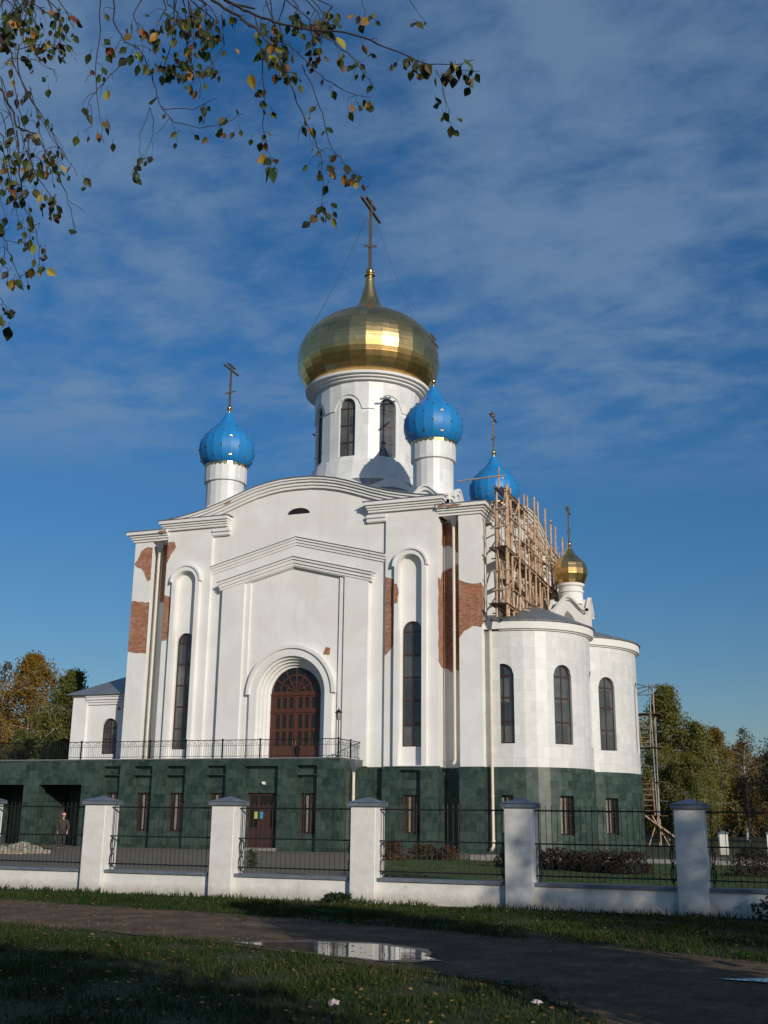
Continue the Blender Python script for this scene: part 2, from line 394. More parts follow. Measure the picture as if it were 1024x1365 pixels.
def facade(tf, portal=False, lower=True, plinth_mid=True):
    w = MB()
    out = [(-5.8, 4.3), (5.8, 4.3), (5.8, 18.5), (9.2, 18.5)]+list(reversed(gcurve(.08, 9.3)))[1:-1]+[(-9.2, 18.5), (-5.8, 18.5)]
    out = [p for p in out]
    holes = [arch(0, .76, 19.45, 19.46, 12, .38)]
    if portal: holes.append(arch(0, 2.2, 4.36, 8.5, 28))
    w.prism(out, holes, -1.05, 0, tf)
    for s in (-1, 1):
        mm = (lambda l: l) if s > 0 else mirror
        w.prism(mm(rect(5.8, 9.0, 4.3, 19.02)), [mm(arch(7.4, .70, 4.36, 15.63, 22))], -1.04, BV, tf)
        w.prism(mm(arch(7.4, .97, 4.32, 15.63, 22)), [mm(arch(7.4, .70, 4.36, 15.63, 22))], BV, BV+.24, tf)
        w.prism(mm(rect(6.6, 8.2, 4.31, 16.45)), [mm(arch(7.4, .60, 5.4, 11.85))], -.98, -.02, tf)
        a, b = (4.62, 5.8) if s > 0 else (-5.8, -4.62)
        w.box(a, b, 0, .17, 18.46, 19.02, tf)                       # corbel block under the inner cornice end
    # portal gable panel
    def gable(u0, d): return 16.65-d-.256*abs(u0)
    def gpoly(hu, zb, d): return [(-hu, zb), (hu, zb), (hu, gable(hu, d)), (0, gable(0, d)), (-hu, gable(hu, d))]
    w.prism(gpoly(4.8, 4.33, .5), [gpoly(3.3, 4.37, .56)], 0, .34, tf)
    w.prism(gpoly(3.31, 4.34, .5), [gpoly(2.95, 4.38, .60)], 0, .22, tf)
    w.prism(gpoly(2.97, 4.345, .52), [arch(0, 2.2, 4.36, 8.5, 28)] if portal else [], 0, .10, tf)
    w.build('wall', 'plaster', church)
    c = MB()
    for s in (-1, 1):
        # bay cornice
        a, b = (5.3, 9.0) if s > 0 else (-9.0, -5.3)
        z = 19.02
        for h, o, t in ((.14, .26, .2), (.13, .34, .3), (.13, .44, .36), (.2, .56, .46)):
            u0, u1 = (4.85-o*.5, 9.0+t) if s > 0 else (-9.0-t, -4.85+o*.5)
            c.box(u0, u1, -.1, .1+o, z, z+h, tf); z += h
        for h, o, z0 in ((.16, .22, 18.50), (.16, .29, 18.72)):
            u0, u1 = (4.60-o*.1, 5.8) if s > 0 else (-5.8, -4.60+o*.1)
            c.box(u0, u1, .0, o, z0, z0+h, tf)
        # niche hood
        R0, R1 = .97, 1.09
        arc = [(7.4+R1*math.cos(PI*k/20), 15.63+R1*math.sin(PI*k/20)) for k in range(21)]+[(7.4+R0*math.cos(PI*k/20), 15.63+R0*math.sin(PI*k/20)) for k in range(20, -1, -1)]
        c.prism(arc if s > 0 else mirror(arc), [], BV, BV+.33, tf)
    # curved gable cornice
    lays = [(.0, .12, .50), (.12, .27, .40), (.27, .45, .28), (.45, .62, .18)]
    for d0, d1, o in lays:
        um = 9.3 if d1 < .5 else 8.2
        top = gcurve(d0, um); bot = gcurve(d1+.0, um)
        c.prism(top+list(reversed(bot)), [], -.25, o, tf)
    # portal gable cornices
    for z0, hu, vb, lay in ((16.65, 4.95, .34, ((0, .14, .22), (.14, .34, .13), (.34, .50, .05))), (17.95, 5.8, 0, ((0, .13, .22), (.13, .30, .14), (.30, .46, .07)))):
        for d0, d1, o in lay:
            h = hu+(o*.5 if vb else 0)-(.001 if not vb else 0)
            if not vb: h = 5.79
            top = [(-h, z0-d0-.256*h), (0, z0-d0), (h, z0-d0-.256*h)]
            c.prism(top+[(u, z-(d1-d0)) for u, z in reversed(top)], [], -.05, vb+o, tf)
    c.build('cornice', 'plaster', church)
    fl = MB()
    fl.prism([(u, z+.05) for u, z in gcurve(0, 9.3)]+list(reversed(gcurve(-.002, 9.3))), [], -.3, .56, tf)
    for s in (-1, 1):
        u0, u1 = (4.46, 9.5) if s > 0 else (-9.5, -4.46)
        fl.box(u0, u1, .0, .71, 19.622, 19.66, tf)
    for z0, h, v in ((16.65, 5.10, .61), (17.95, 5.79, .27)):
        top = [(-h, z0+.035-.256*h), (0, z0+.035), (h, z0+.035-.256*h)]
        fl.prism(top+[(u, z-.03) for u, z in reversed(top)], [], -.02, v, tf)
    fl.build('roof_flashing', 'zinc', church)
    # slab whose near-black colour stands in for shade inside the half-moon opening
    MB().prism(arch(0, .8, 19.42, 19.44, 12, .42), [], -.5, -.06, tf).build('lunette_shade_fill', 'black', church)
    # plinth
    g = MB()
    if plinth_mid: g.box(-5.24, 5.24, -1.03, .05, -.4, 4.3, tf)
    for s in (-1, 1):
        mm = (lambda l: l) if s > 0 else mirror
        g.prism(mm(rect(5.20, 5.80, -.4, 4.3)), [], -1.0, -.10, tf)
        g.prism(mm(rect(5.76, 9.05, -.4, 4.3)), [mm(rect(6.8, 8.0, -.32, 4.12))], .0, .31, tf)
        g.prism(mm(rect(5.78, 9.03, -.4, 4.28)), [mm(rect(6.93, 7.87, .72, 2.8))], -.9, .0, tf)
    g.build('plinth', 'green', church)
    for s in (-1, 1):
        mm = (lambda l: l) if s > 0 else mirror
        MB().prism(mm(rect(5.74, 9.07, 4.3, 4.335)), [], .1, .33, tf).build('plinth_ledge', 'slab', church)
    if lower:
        for s in (-1, 1):
            add_window(tf, s*7.4, .60, 5.4, 11.85, -.20, [6.65, 7.95, 9.25, 10.55, 11.85])
            cellar_window(tf, s*7.4, .47, .72, 2.8, -.22)
def cellar_window(tf, u0, hw, z0, z1, v, curtain=True):
    o = add_window(tf, u0, hw, z0, z1, v, [z0+(z1-z0)*.62], arched=False, fr=.06)
    if curtain:
        for a, b in ((-.50, -.22), (.12, .26)):
            n = 4; k = MB()
            for i in range(n):
                ua = u0+hw*(a+(b-a)*i/n); ub = u0+hw*(a+(b-a)*(i+1)/n)
                k.box(ua, ub, v-.009, v-.002, z0+.12, z1-.12, tf)
            k.build('curtain', 'curtain', o)
    g = MB()
    for i in range(1, 5): g.tube(tf(u0-hw+2*hw*i/5, v+.14, z0+.02), tf(u0-hw+2*hw*i/5, v+.14, z1-.02), .007, n=6)
    for z in (z0+.3, (z0+z1)/2, z1-.3): g.tube(tf(u0-hw+.01, v+.14, z), tf(u0+hw-.01, v+.14, z), .007, n=6)
    g.build('grille', 'grille', o)
    return o
facade(tfS, portal=True)
facade(tfE, lower=False)
facade(tfN, lower=False)
facade(tfW, lower=False)
# core and corner blocks
b = MB(); b.box(-10.4, 10.4, 1.1, 21.9, 4.28, 18.9)
for sx in (-1, 1):
    for y0, y1 in ((0, 1.3), (21.7, 23)):
        b.box(*sorted((sx*10.2, sx*11.5)), y0, y1, 4.3, 18.55)
b.build('core_wall', 'plaster', church)
b = MB(); b.box(-10.42, 10.42, 1.08, 21.92, -.4, 4.27)
for sx in (-1, 1):
    for y0, y1 in ((-.05, 1.35), (21.65, 23.05)):
        b.box(*sorted((sx*10.15, sx*11.55)), y0, y1, -.4, 4.3)
b.build('core_plinth', 'green', church)
for sx in (-1, 1):
    for yb, sy in ((0, -1), (23, 1)):
        z = 18.5; c = MB(); fl = MB()
        for h, o in ((.15, .10), (.14, .2), (.13, .3), (.2, .45)):
            x0, x1 = sorted((sx*8.98, sx*(11.5+o))); y0, y1 = sorted((yb-sy*3.0, yb+sy*o)); c.box(x0, x1, y0, y1, z, z+h); z += h
        x0, x1 = sorted((sx*8.98, sx*12.0)); y0, y1 = sorted((yb-sy*3.02, yb+sy*.5)); fl.box(x0, x1, y0, y1, z+.001, z+.04)
        c.build('corner_cornice', 'plaster', church); fl.build('corner_roof', 'zinc', church)
# vaulted roofs: two crossing barrels following the gable curve
r = MB(); r.prism([(u, z-.22) for u, z in gcurve()]+[(9.3, 18.91), (-9.3, 18.91)], [], -22.9, -.1, tfS); r.build('roof', 'roof', church)
r = MB(); r.prism([(u, z-.225) for u, z in gcurve()]+[(9.3, 18.915), (-9.3, 18.915)], [], -22.9, -.1, tfE); r.build('roof', 'roof', church)
for sx in (-1, 1):
    for yc in (3.98, 19.02): MB().box(*sorted((sx*8.0, sx*11.4)), yc-3.7, yc+3.7, 18.92, 19.2).build('corner_flat_roof', 'roof', church)

# portal with receding arches and the two-leaf door
p = MB()
p.prism(arch(0, 2.65, 4.35, 8.5, 32), [arch(0, 2.2, 4.36, 8.5, 28)], .10, .36, tfS)
for i in range(4):
    p.prism(arch(0, 2.22, 4.35-.002*i, 8.5, 32), [arch(0, 2.2-.145*(i+1), 4.36, 8.5, 28)], -.52-.01*i, .36-.20*(i+1), tfS)
ar = [(2.84*math.cos(PI*k/32), 8.5+2.84*math.sin(PI*k/32)) for k in range(33)]+[(2.65*math.cos(PI*k/32), 8.5+2.65*math.sin(PI*k/32)) for k in range(32, -1, -1)]
p.prism(ar, [], .10, .48, tfS)
p.build('portal', 'plaster', church)
d = MB(); v = -.5
pan = []
for s in (-1, 1):
    for uu in (.30, .72, 1.14):
        u = s*uu
        for z0, z1 in ((7.72, 8.36), (6.55, 7.36), (5.55, 6.38)): pan.append(rect(u-.13, u+.13, z0, z1))
fan = []
for r0, r1 in ((.16, .56), (.64, .98), (1.06, 1.46)):
    for k in range(6):
        a0, a1 = PI*k/6+.045/r1, PI*(k+1)/6-.045/r1
        if r0 == .16: a0, a1 = PI*k/6+.11, PI*(k+1)/6-.11
        fan.append([(r1*math.cos(a0+(a1-a0)*j/5), 8.66+r1*math.sin(a0+(a1-a0)*j/5)) for j in range(6)]+[(r0*math.cos(a1+(a0-a1)*j/5), 8.66+r0*math.sin(a1+(a0-a1)*j/5)) for j in range(6)])
d.prism(arch(0, 1.64, 4.7, 8.58, 28), pan+fan, v-.06, v, tfS)
for z in (7.52, 8.52): d.box(-1.62, 1.62, v, v+.07, z-.05, z+.06, tfS)
d.box(-.05, .05, v, v+.05, 4.72, 8.46, tfS)
for s in (-1, 1):
    d.box(*sorted((s*.16, s*1.42)), v, v+.03, 4.85, 5.35, tfS)
    d.box(*sorted((s*1.44, s*1.62)), v, v+.04, 4.7, 8.5, tfS)
do = d.build('door', 'door', church)
MB().prism(arch(0, 1.62, 4.7, 8.5), [], v-.09, v-.065, tfS).build('pane', 'dglass', do)
for s in (-1, 1):
    h = MB(); h.tube(tfS(s*.1, v+.09, 5.55), tfS(s*.1, v+.09, 5.85), .018); h.box(s*.1-.02, s*.1+.02, v+.02, v+.09, 5.56, 5.6, tfS); h.box(s*.1-.02, s*.1+.02, v+.02, v+.09, 5.8, 5.84, tfS)
    h.build('handle', 'bronze', do)

# ---- exposed brick patches
def jag(pts, amp=.07, step=.22, seed=0):
    rs = random.Random(seed); out = []
    for i, a in enumerate(pts):
        b = pts[(i+1) % len(pts)]; L = math.dist(a[:2], b[:2]); n = max(1, int(L/step))
        straight = len(a) > 2 and a[2]
        for k in range(n):
            t = k/n; x = a[0]+(b[0]-a[0])*t; z = a[1]+(b[1]-a[1])*t
            if k and not straight:
                x += rs.uniform(-amp, amp); z += rs.uniform(-amp, amp)*.7
            out.append((x, z))
    return out
def patch(pts, v, tf=tfS, seed=0, th=.02):
    MB().prism(jag(pts, seed=seed), [], v-.03, v+th, tf).build('exposed_brick', 'brick', church)
    j1 = jag(pts, seed=seed); A2 = sum(j1[i][0]*j1[(i+1) % len(j1)][1]-j1[(i+1) % len(j1)][0]*j1[i][1] for i in range(len(j1))); sg = 1 if A2 > 0 else -1; o2 = []
    for i, p in enumerate(j1):
        a, c = j1[i-1], j1[(i+1) % len(j1)]; dx, dz = c[0]-a[0], c[1]-a[1]; L = math.hypot(dx, dz) or 1
        wd = .018+.03*abs(noise.noise(Vector((p[0]*3, p[1]*3, seed)))); o2.append((p[0]+sg*dz/L*wd, p[1]-sg*dx/L*wd))
    m = MB(); n = len(j1); vs = [tf(u, v+th+.022, z) for u, z in j1]+[tf(u, v+.002, z) for u, z in o2]+[tf(u, v+th-.004, z) for u, z in j1]
    st_ = [min(abs(abs(p[0])-q) for q in (11.5, 10.2, 9.0, 8.98, 5.82, .01, .1, 1.08)) < .1 for p in j1]
    vs = [tf(u, v+th+(.0 if st_[k] else .022), z) for k, (u, z) in enumerate(j1)]+[tf(*((j1[k][0], v+.002, j1[k][1]) if st_[k] else (u, v+.002, z))) for k, (u, z) in enumerate(o2)]+[tf(u, v+th-.004, z) for u, z in j1]
    m.add(vs, [(i, (i+1) % n, n+(i+1) % n, n+i) for i in range(n)]+[(i, (i+1) % n, 2*n+(i+1) % n, 2*n+i) for i in range(n)]); m.build('plaster_edge', 'brokenplaster', church)
patch([(-11.5, 11.45), (-10.2, 11.3, 1), (-10.2, 14.55), (-11.5, 14.68, 1)], 0, seed=1)
patch([(-11.05, 17.9), (-11.3, 17.3), (-11.48, 17.1), (-10.95, 16.8), (-10.6, 16.3), (-10.4, 15.9), (-10.22, 16.0, 1), (-10.22, 18.1), (-10.6, 18.15)], 0, seed=2)
patch([(-10.1, 14.75), (-9.0, 14.75, 1), (-9.0, 18.48, 1), (-10.1, 18.48, 1)], -1.1, seed=3)
patch([(-8.98, 12.0), (-8.62, 12.05), (-8.5, 12.6), (-8.62, 13.0), (-8.5, 13.6), (-8.47, 13.9), (-7.98+.0-.4, 14.0), (-8.42, 14.6), (-8.6, 14.75), (-8.98, 14.9, 1)], BV, seed=4)
patch([(-8.98, 16.9), (-8.7, 17.5), (-8.35, 17.95), (-8.5, 18.3), (-8.98, 18.3, 1)], BV, seed=5)
patch([(5.82, 10.5), (6.05, 10.7), (6.38, 11.2), (6.40, 13.2), (6.40, 14.9), (5.82, 15.1, 1)], BV, seed=6)
patch([(6.44, 13.45), (6.66, 13.5), (6.72, 14.1), (6.6, 14.6), (6.44, 14.6, 1)], BV+.24, seed=7)
patch([(9.0, 9.9), (9.4, 9.6), (9.9, 9.7), (10.2, 9.9, 1), (10.2, 15.7), (9.8, 15.85), (9.3, 15.6), (9.0, 15.5, 1)], -1.1, seed=8)
patch([(9.0, 17.0), (9.4, 17.0), (9.7, 16.6), (10.0, 16.5), (10.2, 16.8, 1), (10.2, 18.3), (9.6, 18.45), (9.0, 18.3, 1)], -1.1, seed=9)
patch([(10.2, 11.35), (10.5, 11.75), (11.0, 12.0), (11.5, 11.9, 1), (11.5, 14.45), (11.0, 14.4), (10.6, 14.5), (10.2, 14.7, 1)], 0, seed=10)
tfside = lambda u, v, z: (9.0+v, u, z)      # right cheek of the right bay
patch([(-.1, 10.1), (.4, 9.8), (1.08, 9.8, 1), (1.08, 15.5), (.5, 15.3), (.25, 14.8), (-.1, 14.9)], 0, tfside, 11)
patch([(.5, 17.0), (1.08, 16.9, 1), (1.08, 18.4), (.6, 18.4)], 0, tfside, 12)
tfc = lambda u, v, z: (11.5+v, u, z)
patch([(.02, 12.0), (.5, 12.2), (.7, 13.4), (.45, 14.3), (.0, 14.45, 1)], 0, tfc, 13)
patch([(9.1, 18.93), (10.3, 18.95), (10.55, 19.03), (9.1, 19.08, 1)], .45, seed=14)
patch([(-9.6, 18.95), (-9.05, 18.93), (-9.05, 19.07), (-9.5, 19.05)], .45, seed=15)
patch([(1.95, 10.75), (2.35, 10.7), (2.4, 11.1), (2.1, 11.15)], .10, seed=16)
patch([(-4.9, 20.38), (-4.5, 20.5), (-4.45, 20.62), (-4.85, 20.5)], .42, seed=17)

# ---- rain pipes
def pipe(x, y, z0, z1, bend=None, funnel=True, top=None):
    q = MB(); q.tube((x, y, z0), (x, y, z1), .085, n=12)
    for k in range(int((z1-z0)/2.3)+1): q.tube((x, y, z0+.25+k*2.3), (x, y, z0+.33+k*2.3), .105, n=12)
    if bend: q.tube((x, y, z0), bend, .085, n=12)
    o = q.build('rain_pipe', 'pipe', church, smooth=40)
    if funnel:
        t = MB(); t.lathe([(.09, z1-.12), (.10, z1), (.22, z1+.42), (.24, z1+.62), (.02, z1+.63)], x, y, 4, off=PI/4); t.build('rain_hopper', 'zinc', o)
pipe(9.88, .08, 4.62, 17.85, (9.86, -.2, 4.4)); pipe(-9.75, .1, 4.75, 17.75)
pipe(11.9, .36, .15, 11.75, (11.9, .02, .02)); pipe(4.76, -2.0, .05, 3.95, (4.95, -2.1, -.08))

# ---- drums, domes and crosses
def curved(mb, cx, cy, r, a0, a1, z0, z1, wins, depth, seg, ztopf=None):
    """faceted cylindrical wall; wins=(angle, half width, sill z, springing z, arched)"""
    def R(a):
        if not seg: return r
        k = math.floor((a-a0)/seg+1e-9); m = a0+(k+.5)*seg; return r*math.cos(seg/2)/math.cos(a-m)
    cuts = set(); n = max(1, round((a1-a0)/(seg or rad(6))))
    for i in range(n+1): cuts.add(round(a0+(a1-a0)*i/n, 6))
    W2 = []
    for w in wins:
        h = w[1]/r; W2.append((w[0]-h, w[0]+h, w))
        for i in range(13): cuts.add(round(w[0]-h+2*h*i/12, 6))
    if ztopf:
        for i in range(161): cuts.add(round(a0+(a1-a0)*i/160, 6))
    cs = sorted(cuts); cs = [c for i, c in enumerate(cs) if i == 0 or c-cs[i-1] > 1e-5]
    def pt(a, z, d=0):
        k = R(a)-d; return (cx+math.sin(a)*k, cy-math.cos(a)*k, z)
    def zt(w, a):
        if not w[4]: return w[3]
        s = (a-w[0])*r; return w[3]+math.sqrt(max(0, w[1]**2-s*s))
    for a, b in zip(cs, cs[1:]):
        m = (a+b)/2; win = None
        for lo, hi, w in W2:
            if lo < m < hi: win = w
        za, zb = (ztopf(a), ztopf(b)) if ztopf else (z0, z0)
        if win is None:
            mb.add([pt(a, za), pt(b, zb), pt(b, z1), pt(a, z1)], [(0, 1, 2, 3)])
        else:
            mb.add([pt(a, za), pt(b, zb), pt(b, win[2]), pt(a, win[2])], [(0, 1, 2, 3)])
            ta, tb = zt(win, a), zt(win, b)
            mb.add([pt(a, ta), pt(b, tb), pt(b, z1), pt(a, z1)], [(0, 1, 2, 3)])
            mb.add([pt(a, ta), pt(b, tb), pt(b, tb, depth), pt(a, ta, depth)], [(0, 1, 2, 3)])
            mb.add([pt(a, win[2]), pt(b, win[2]), pt(b, win[2], depth), pt(a, win[2], depth)], [(0, 1, 2, 3)])
        if ztopf: mb.add([pt(a, za), pt(b, zb), pt(b, zb, .3), pt(a, za, .3)], [(0, 1, 2, 3)])
    for lo, hi, w in W2:
        for e in (lo, hi): mb.add([pt(e, w[2]), pt(e, zt(w, e)), pt(e, zt(w, e), depth), pt(e, w[2], depth)], [(0, 1, 2, 3)])
def radial(cx, cy, r, a):
    def tf(u, v, z): k = r+v; return (cx+math.sin(a)*k+math.cos(a)*u, cy-math.cos(a)*k+math.sin(a)*u, z)
    return tf
def cross(parent, x, y, z, h, mat='bronze', t=.05):
    """three-barred cross standing in the plane that runs along Y, arms towards +-Y"""
    m = MB(); m.box(x-t, x+t, y-t, y+t, z, z+h)
    arm = h*.34; b = t*.9
    m.box(x-b, x+b, y-arm, y+arm, z+h*.86-b, z+h*.86+b)
    m.box(x-b, x+b, y-arm*.5, y+arm*.5, z+h*.955-b, z+h*.955+b)
    a = arm*.58; sl = a*.5; q = [(x-b, y-a, z+h*.33-sl-b), (x+b, y-a, z+h*.33-sl-b), (x+b, y+a, z+h*.33+sl-b), (x-b, y+a, z+h*.33+sl-b)]
    m.add(q+[(p[0], p[1], p[2]+2*b) for p in q], BOXF)
    return m.build('cross', mat, parent)
def catmull(P_, n):
    o = []
    for i in range(len(P_)-1):
        a, b_, c, d_ = P_[max(0, i-1)], P_[i], P_[i+1], P_[min(len(P_)-1, i+2)]
        for k in range(n):
            t = k/n; o.append(tuple(.5*(2*b_[j]+(c[j]-a[j])*t+(2*a[j]-5*b_[j]+4*c[j]-d_[j])*t*t+(3*b_[j]-a[j]-3*c[j]+d_[j])*t**3) for j in (0, 1)))
    o.append(P_[-1]); return o
# central drum
DX, DY = -.05, 11.4
st = MB(); win8 = [(rad(45*k-1), .62, 25.62, 29.3, True) for k in range(8)]
curved(st, DX, DY, 3.77, -rad(22.5), 2*PI-rad(22.5), 25.3, 31.2, win8, .36, rad(15))
def scallop(a):
    t = (a+rad(22.5)) % rad(45)-rad(22.5); s = abs(t)*3.85
    return 29.05 if s > .98 else 29.05+math.sqrt(max(0, .98**2-s*s))*1.12
curved(st, DX, DY, 3.86, -rad(22.5), 2*PI-rad(22.5), 29, 31.2, [], .1, rad(15), scallop)
st.lathe([(3.7, 25.36), (3.95, 25.34), (4.0, 25.28), (4.25, 24.0), (4.3, 23.9), (4.3, 21)], DX, DY, 24, off=rad(7.5))
dr = st.build('drum', 'drumstone', church, cyl=(DX, DY, 3.77))
st = MB(); st.lathe([(3.8, 31.1), (4.12, 31.13), (4.14, 31.27), (4.34, 31.29), (4.36, 31.42), (4.58, 31.45), (4.61, 31.63), (4.2, 31.67)], DX, DY, 48); st.build('drum_cornice', 'plaster', church, smooth=30)
st = MB()
def wav(a):
    t = (a) % rad(45)-rad(22.5); return t
for k in range(8):                                                   # ring of low ogee gables round the drum's foot
    tf = radial(DX, DY, 4.75, rad(45*k))
    top = [(-1.95+3.9*i/24, 23.05+.75*max(0, math.cos((-1.95+3.9*i/24)/1.95*PI/2))**1.4) for i in range(25)]
    st.prism(top+[(1.95, 20.5), (-1.95, 20.5)], [], -.5, 0, tf)
st.build('drum_gables', 'plaster', church)
st = MB(); st.lathe([(4.9, 23.0), (4.2, 23.95)], DX, DY, 32); st.build('drum_skirt_roof', 'roof', church)
for k in range(8):
    tf = radial(DX, DY, 3.48, rad(45*k-1))
    add_window(tf, 0, .63, 25.64, 29.27, 0, [26.7, 27.95, 29.2], fr=.055)
prof = catmull([(4.15, 31.58), (4.55, 31.95), (4.95, 32.6), (5.2, 33.3), (5.27, 33.95), (5.20, 34.65), (4.95, 35.4), (4.4, 36.2), (3.55, 36.95), (2.6, 37.5), (1.7, 37.95), (1.05, 38.5), (.70, 39.2), (.48, 40.0), (.34, 40.7), (.27, 41.3)], 2)
g = MB(); g.lathe(prof, DX, DY, 28, off=rad(6.4)); dome = g.build('dome', 'gold', church, cyl=(DX, DY, 4.83))
g = MB(); g.sphere((DX, DY, 41.55), .33, 10); g.lathe([(.4, 41.2), (.42, 41.28), (.28, 41.34)], DX, DY, 16); g.build('finial_ball', 'gold2', dome, smooth=60)
cross(dome, DX, DY, 41.8, 5.9, 'bronze', .10)
for sx, sy in ((-1, -.75), (1, .75), (-.3, 1)):
    ch = MB(); pts = []; n = math.hypot(sx, sy)
    for i in range(41):
        t = i/40; r0 = .25+4.3*t; pts.append((DX+sx/n*r0, DY+sy/n*r0, 46.3-(46.3-36.0)*t-.35*math.sin(PI*t)))
    ch.poly(pts, .011, n=4)
    for p_ in pts[1:-1]: ch.box(p_[0]-.022, p_[0]+.022, p_[1]-.022, p_[1]+.022, p_[2]-.05, p_[2]+.05)
    ch.build('guy_chain', 'gold2', dome)
# little blue domes
def blue_dome(cx, cy):
    st = MB()
    for tf, e in ((lambda u, v, z: (cx+u, cy+v, z), 0), (lambda u, v, z: (cx+v, cy+u, z), .002)):
        top = [(u, 20.55+e+(.72*(.5+.5*math.cos(u/1.15*PI)) if abs(u) < 1.15 else 0)) for u in [-1.5+3*i/24 for i in range(25)]]
        st.prism(top+[(1.5, 18.9), (-1.5, 18.9)], [], -1.5+e, 1.5-e, tf)
        for s in (-1, 1):
            a, b = sorted((s*1.5, s*1.66))
            tp = [(u, z-.08) for u, z in top]; bt = [(u, z-.3) for u, z in top]
            st.prism(tp+list(reversed(bt)), [], a, b, tf)
            tp2 = [(u, z+.05) for u, z in top]; bt2 = [(u, z-.08) for u, z in top]
            st.prism(tp2+list(reversed(bt2)), [], a, s*1.76 if s > 0 else b, tf) if s > 0 else st.prism(tp2+list(reversed(bt2)), [], -1.76, b, tf)
    st.build('dome_pedestal', 'plaster', church)
    st = MB(); st.lathe([(1.28, 20.6), (1.28, 23.2)], cx, cy, 20); st.lathe([(1.2, 23.15), (1.43, 23.2), (1.43, 24.42), (1.2, 24.44)], cx, cy, 20)
    st.build('dome_drum', 'drumstone', church, cyl=(cx, cy, 1.35))
    tr = MB()
    for i in range(28):
        a = 2*PI*i/28; tf = radial(cx, cy, 1.435, a); tr.prism([(-.15, 24.44), (-.15, 24.33), (0, 24.22), (.15, 24.33), (.15, 24.44)], [], -.01, .012, tf)
    tr.build('gilt_valance', 'gold2', church)
    P2 = catmull([(1.36, 24.42), (1.5, 24.5), (1.72, 24.8), (1.86, 25.2), (1.9, 25.6), (1.84, 26.05), (1.62, 26.5), (1.3, 26.88), (.98, 27.2), (.70, 27.5), (.48, 27.8), (.30, 28.1), (.17, 28.35)], 3)
    g = MB(); g.lathe(P2, cx, cy, 20); d = g.build('dome', 'blue', church, cyl=(cx, cy, 1.8), smooth=14)
    s_ = MB(); rows = ((24.85, 1.74, 0), (25.45, 1.9, .5), (26.1, 1.82, 0), (26.65, 1.49, .5), (27.1, 1.08, 0))
    for z, rr, o in rows:
        n = 10 if rr > 1.3 else 6
        for i in range(n):
            a = 2*PI*(i+o)/n; tf = radial(cx, cy, rr*.985, a)
            pts = []
            for k in range(12):
                q = .085 if k % 2 == 0 else .05; pts.append((q*math.sin(PI*k/6), z+q*math.cos(PI*k/6)))
            s_.prism(pts, [], -.02, .03, tf)
            c0 = tf(0, .05, z); s_.sphere(c0, .055, 4)
    s_.build('gilt_stars', 'gold2', d)
    g = MB(); g.lathe([(.11, 28.3), (.12, 28.55), (.1, 28.6)], cx, cy, 12); g.sphere((cx, cy, 28.72), .17, 8); g.build('finial_ball', 'gold2', d, smooth=60)
    cross(d, cx, cy, 28.85, 3.15, 'bronze', .055)
for cx in (-7.4, 7.4):
    for cy in (3.98, 19.02): blue_dome(cx, cy)

# ---- east apses
def apse(cx, cy, r, wins, zt, x0):
    lo, hi = -rad(2), PI+rad(2)
    st = MB(); curved(st, cx, cy, r, lo, hi, 4.3, zt-.5, [(a, .62, 5.55, 9.28, True) for a in wins], .24, rad(9.2))
    for a in (lo, hi):
        p = (cx+math.sin(a)*r, cy-math.cos(a)*r); st.add([(x0, p[1], 4.3), (p[0], p[1], 4.3), (p[0], p[1], zt-.5), (x0, p[1], zt-.5)], [(0, 1, 2, 3)])
    st.build('apse_wall', 'marble', church, cyl=(cx, cy, r))
    st = MB(); curved(st, cx, cy, r+.05, lo, hi, -.4, 4.3, [(a, .47, .74, 2.82, False) for a in wins], .34, rad(9.2))
    for a in (lo, hi):
        p = (cx+math.sin(a)*(r+.05), cy-math.cos(a)*(r+.05)); st.add([(x0, p[1], -.4), (p[0], p[1], -.4), (p[0], p[1], 4.3), (x0, p[1], 4.3)], [(0, 1, 2, 3)])
    st.lathe([(r+.05, 4.3), (r-.1, 4.31)], cx, cy, 20, lo, hi)
    st.build('apse_plinth', 'green', church, cyl=(cx, cy, r))
    st = MB(); st.lathe([(r-.1, zt-.52), (r+.1, zt-.50), (r+.12, zt-.44), (r+.24, zt-.42), (r+.26, zt), (r-.1, zt+.01)], cx, cy, 36, lo, hi)
    for s in (0, 1):
        a = (lo, hi)[s]; yy = cy-math.cos(a)*(r+.26); st.box(x0, cx+.1, *sorted((yy, yy+(.3 if s == 0 else -.3))), zt-.42, zt)
    st.build('apse_cornice', 'plaster', church, smooth=30)
    st = MB(); RP = [(r+.34, zt+.0), (r+.36, zt+.07), (r-.3, zt+.28), (r*.45, zt+.95), (.05, zt+1.5)]; st.lathe(RP, cx, cy, 22, lo, hi)
    st.v = [(p[0]+1.15*max(0, 1-math.hypot(p[0]-cx, p[1]-cy)/(r+.34)), p[1], p[2]) for p in st.v]
    for a in (lo, hi):
        s = 1 if a == lo else -1; yy = cy-s*(r+.34)
        st.add([(x0-.2, yy, zt+.02), (cx, yy, zt+.02), (cx+1.14, cy, zt+1.5), (x0-.2, cy, zt+1.5)], [(0, 1, 2, 3)])
    st.build('apse_roof', 'roof', church, cyl=(cx, cy, r*.6))
    for a in wins:
        add_window(radial(cx, cy, r-.22, a), 0, .63, 5.57, 9.26, 0, [6.75, 8.05, 9.25], fr=.07)
        cellar_window(radial(cx, cy, r-.28, a), 0, .48, .74, 2.82, 0)
apse(12.5, 4.7, 4.1, [0, rad(49), rad(95)], 12.25, 11.0)
apse(13.1, 11.5, 5.2, [rad(49), rad(90), rad(131)], 12.2, 11.0)
apse(12.5, 18.3, 4.1, [rad(85), rad(131), PI], 12.25, 11.0)
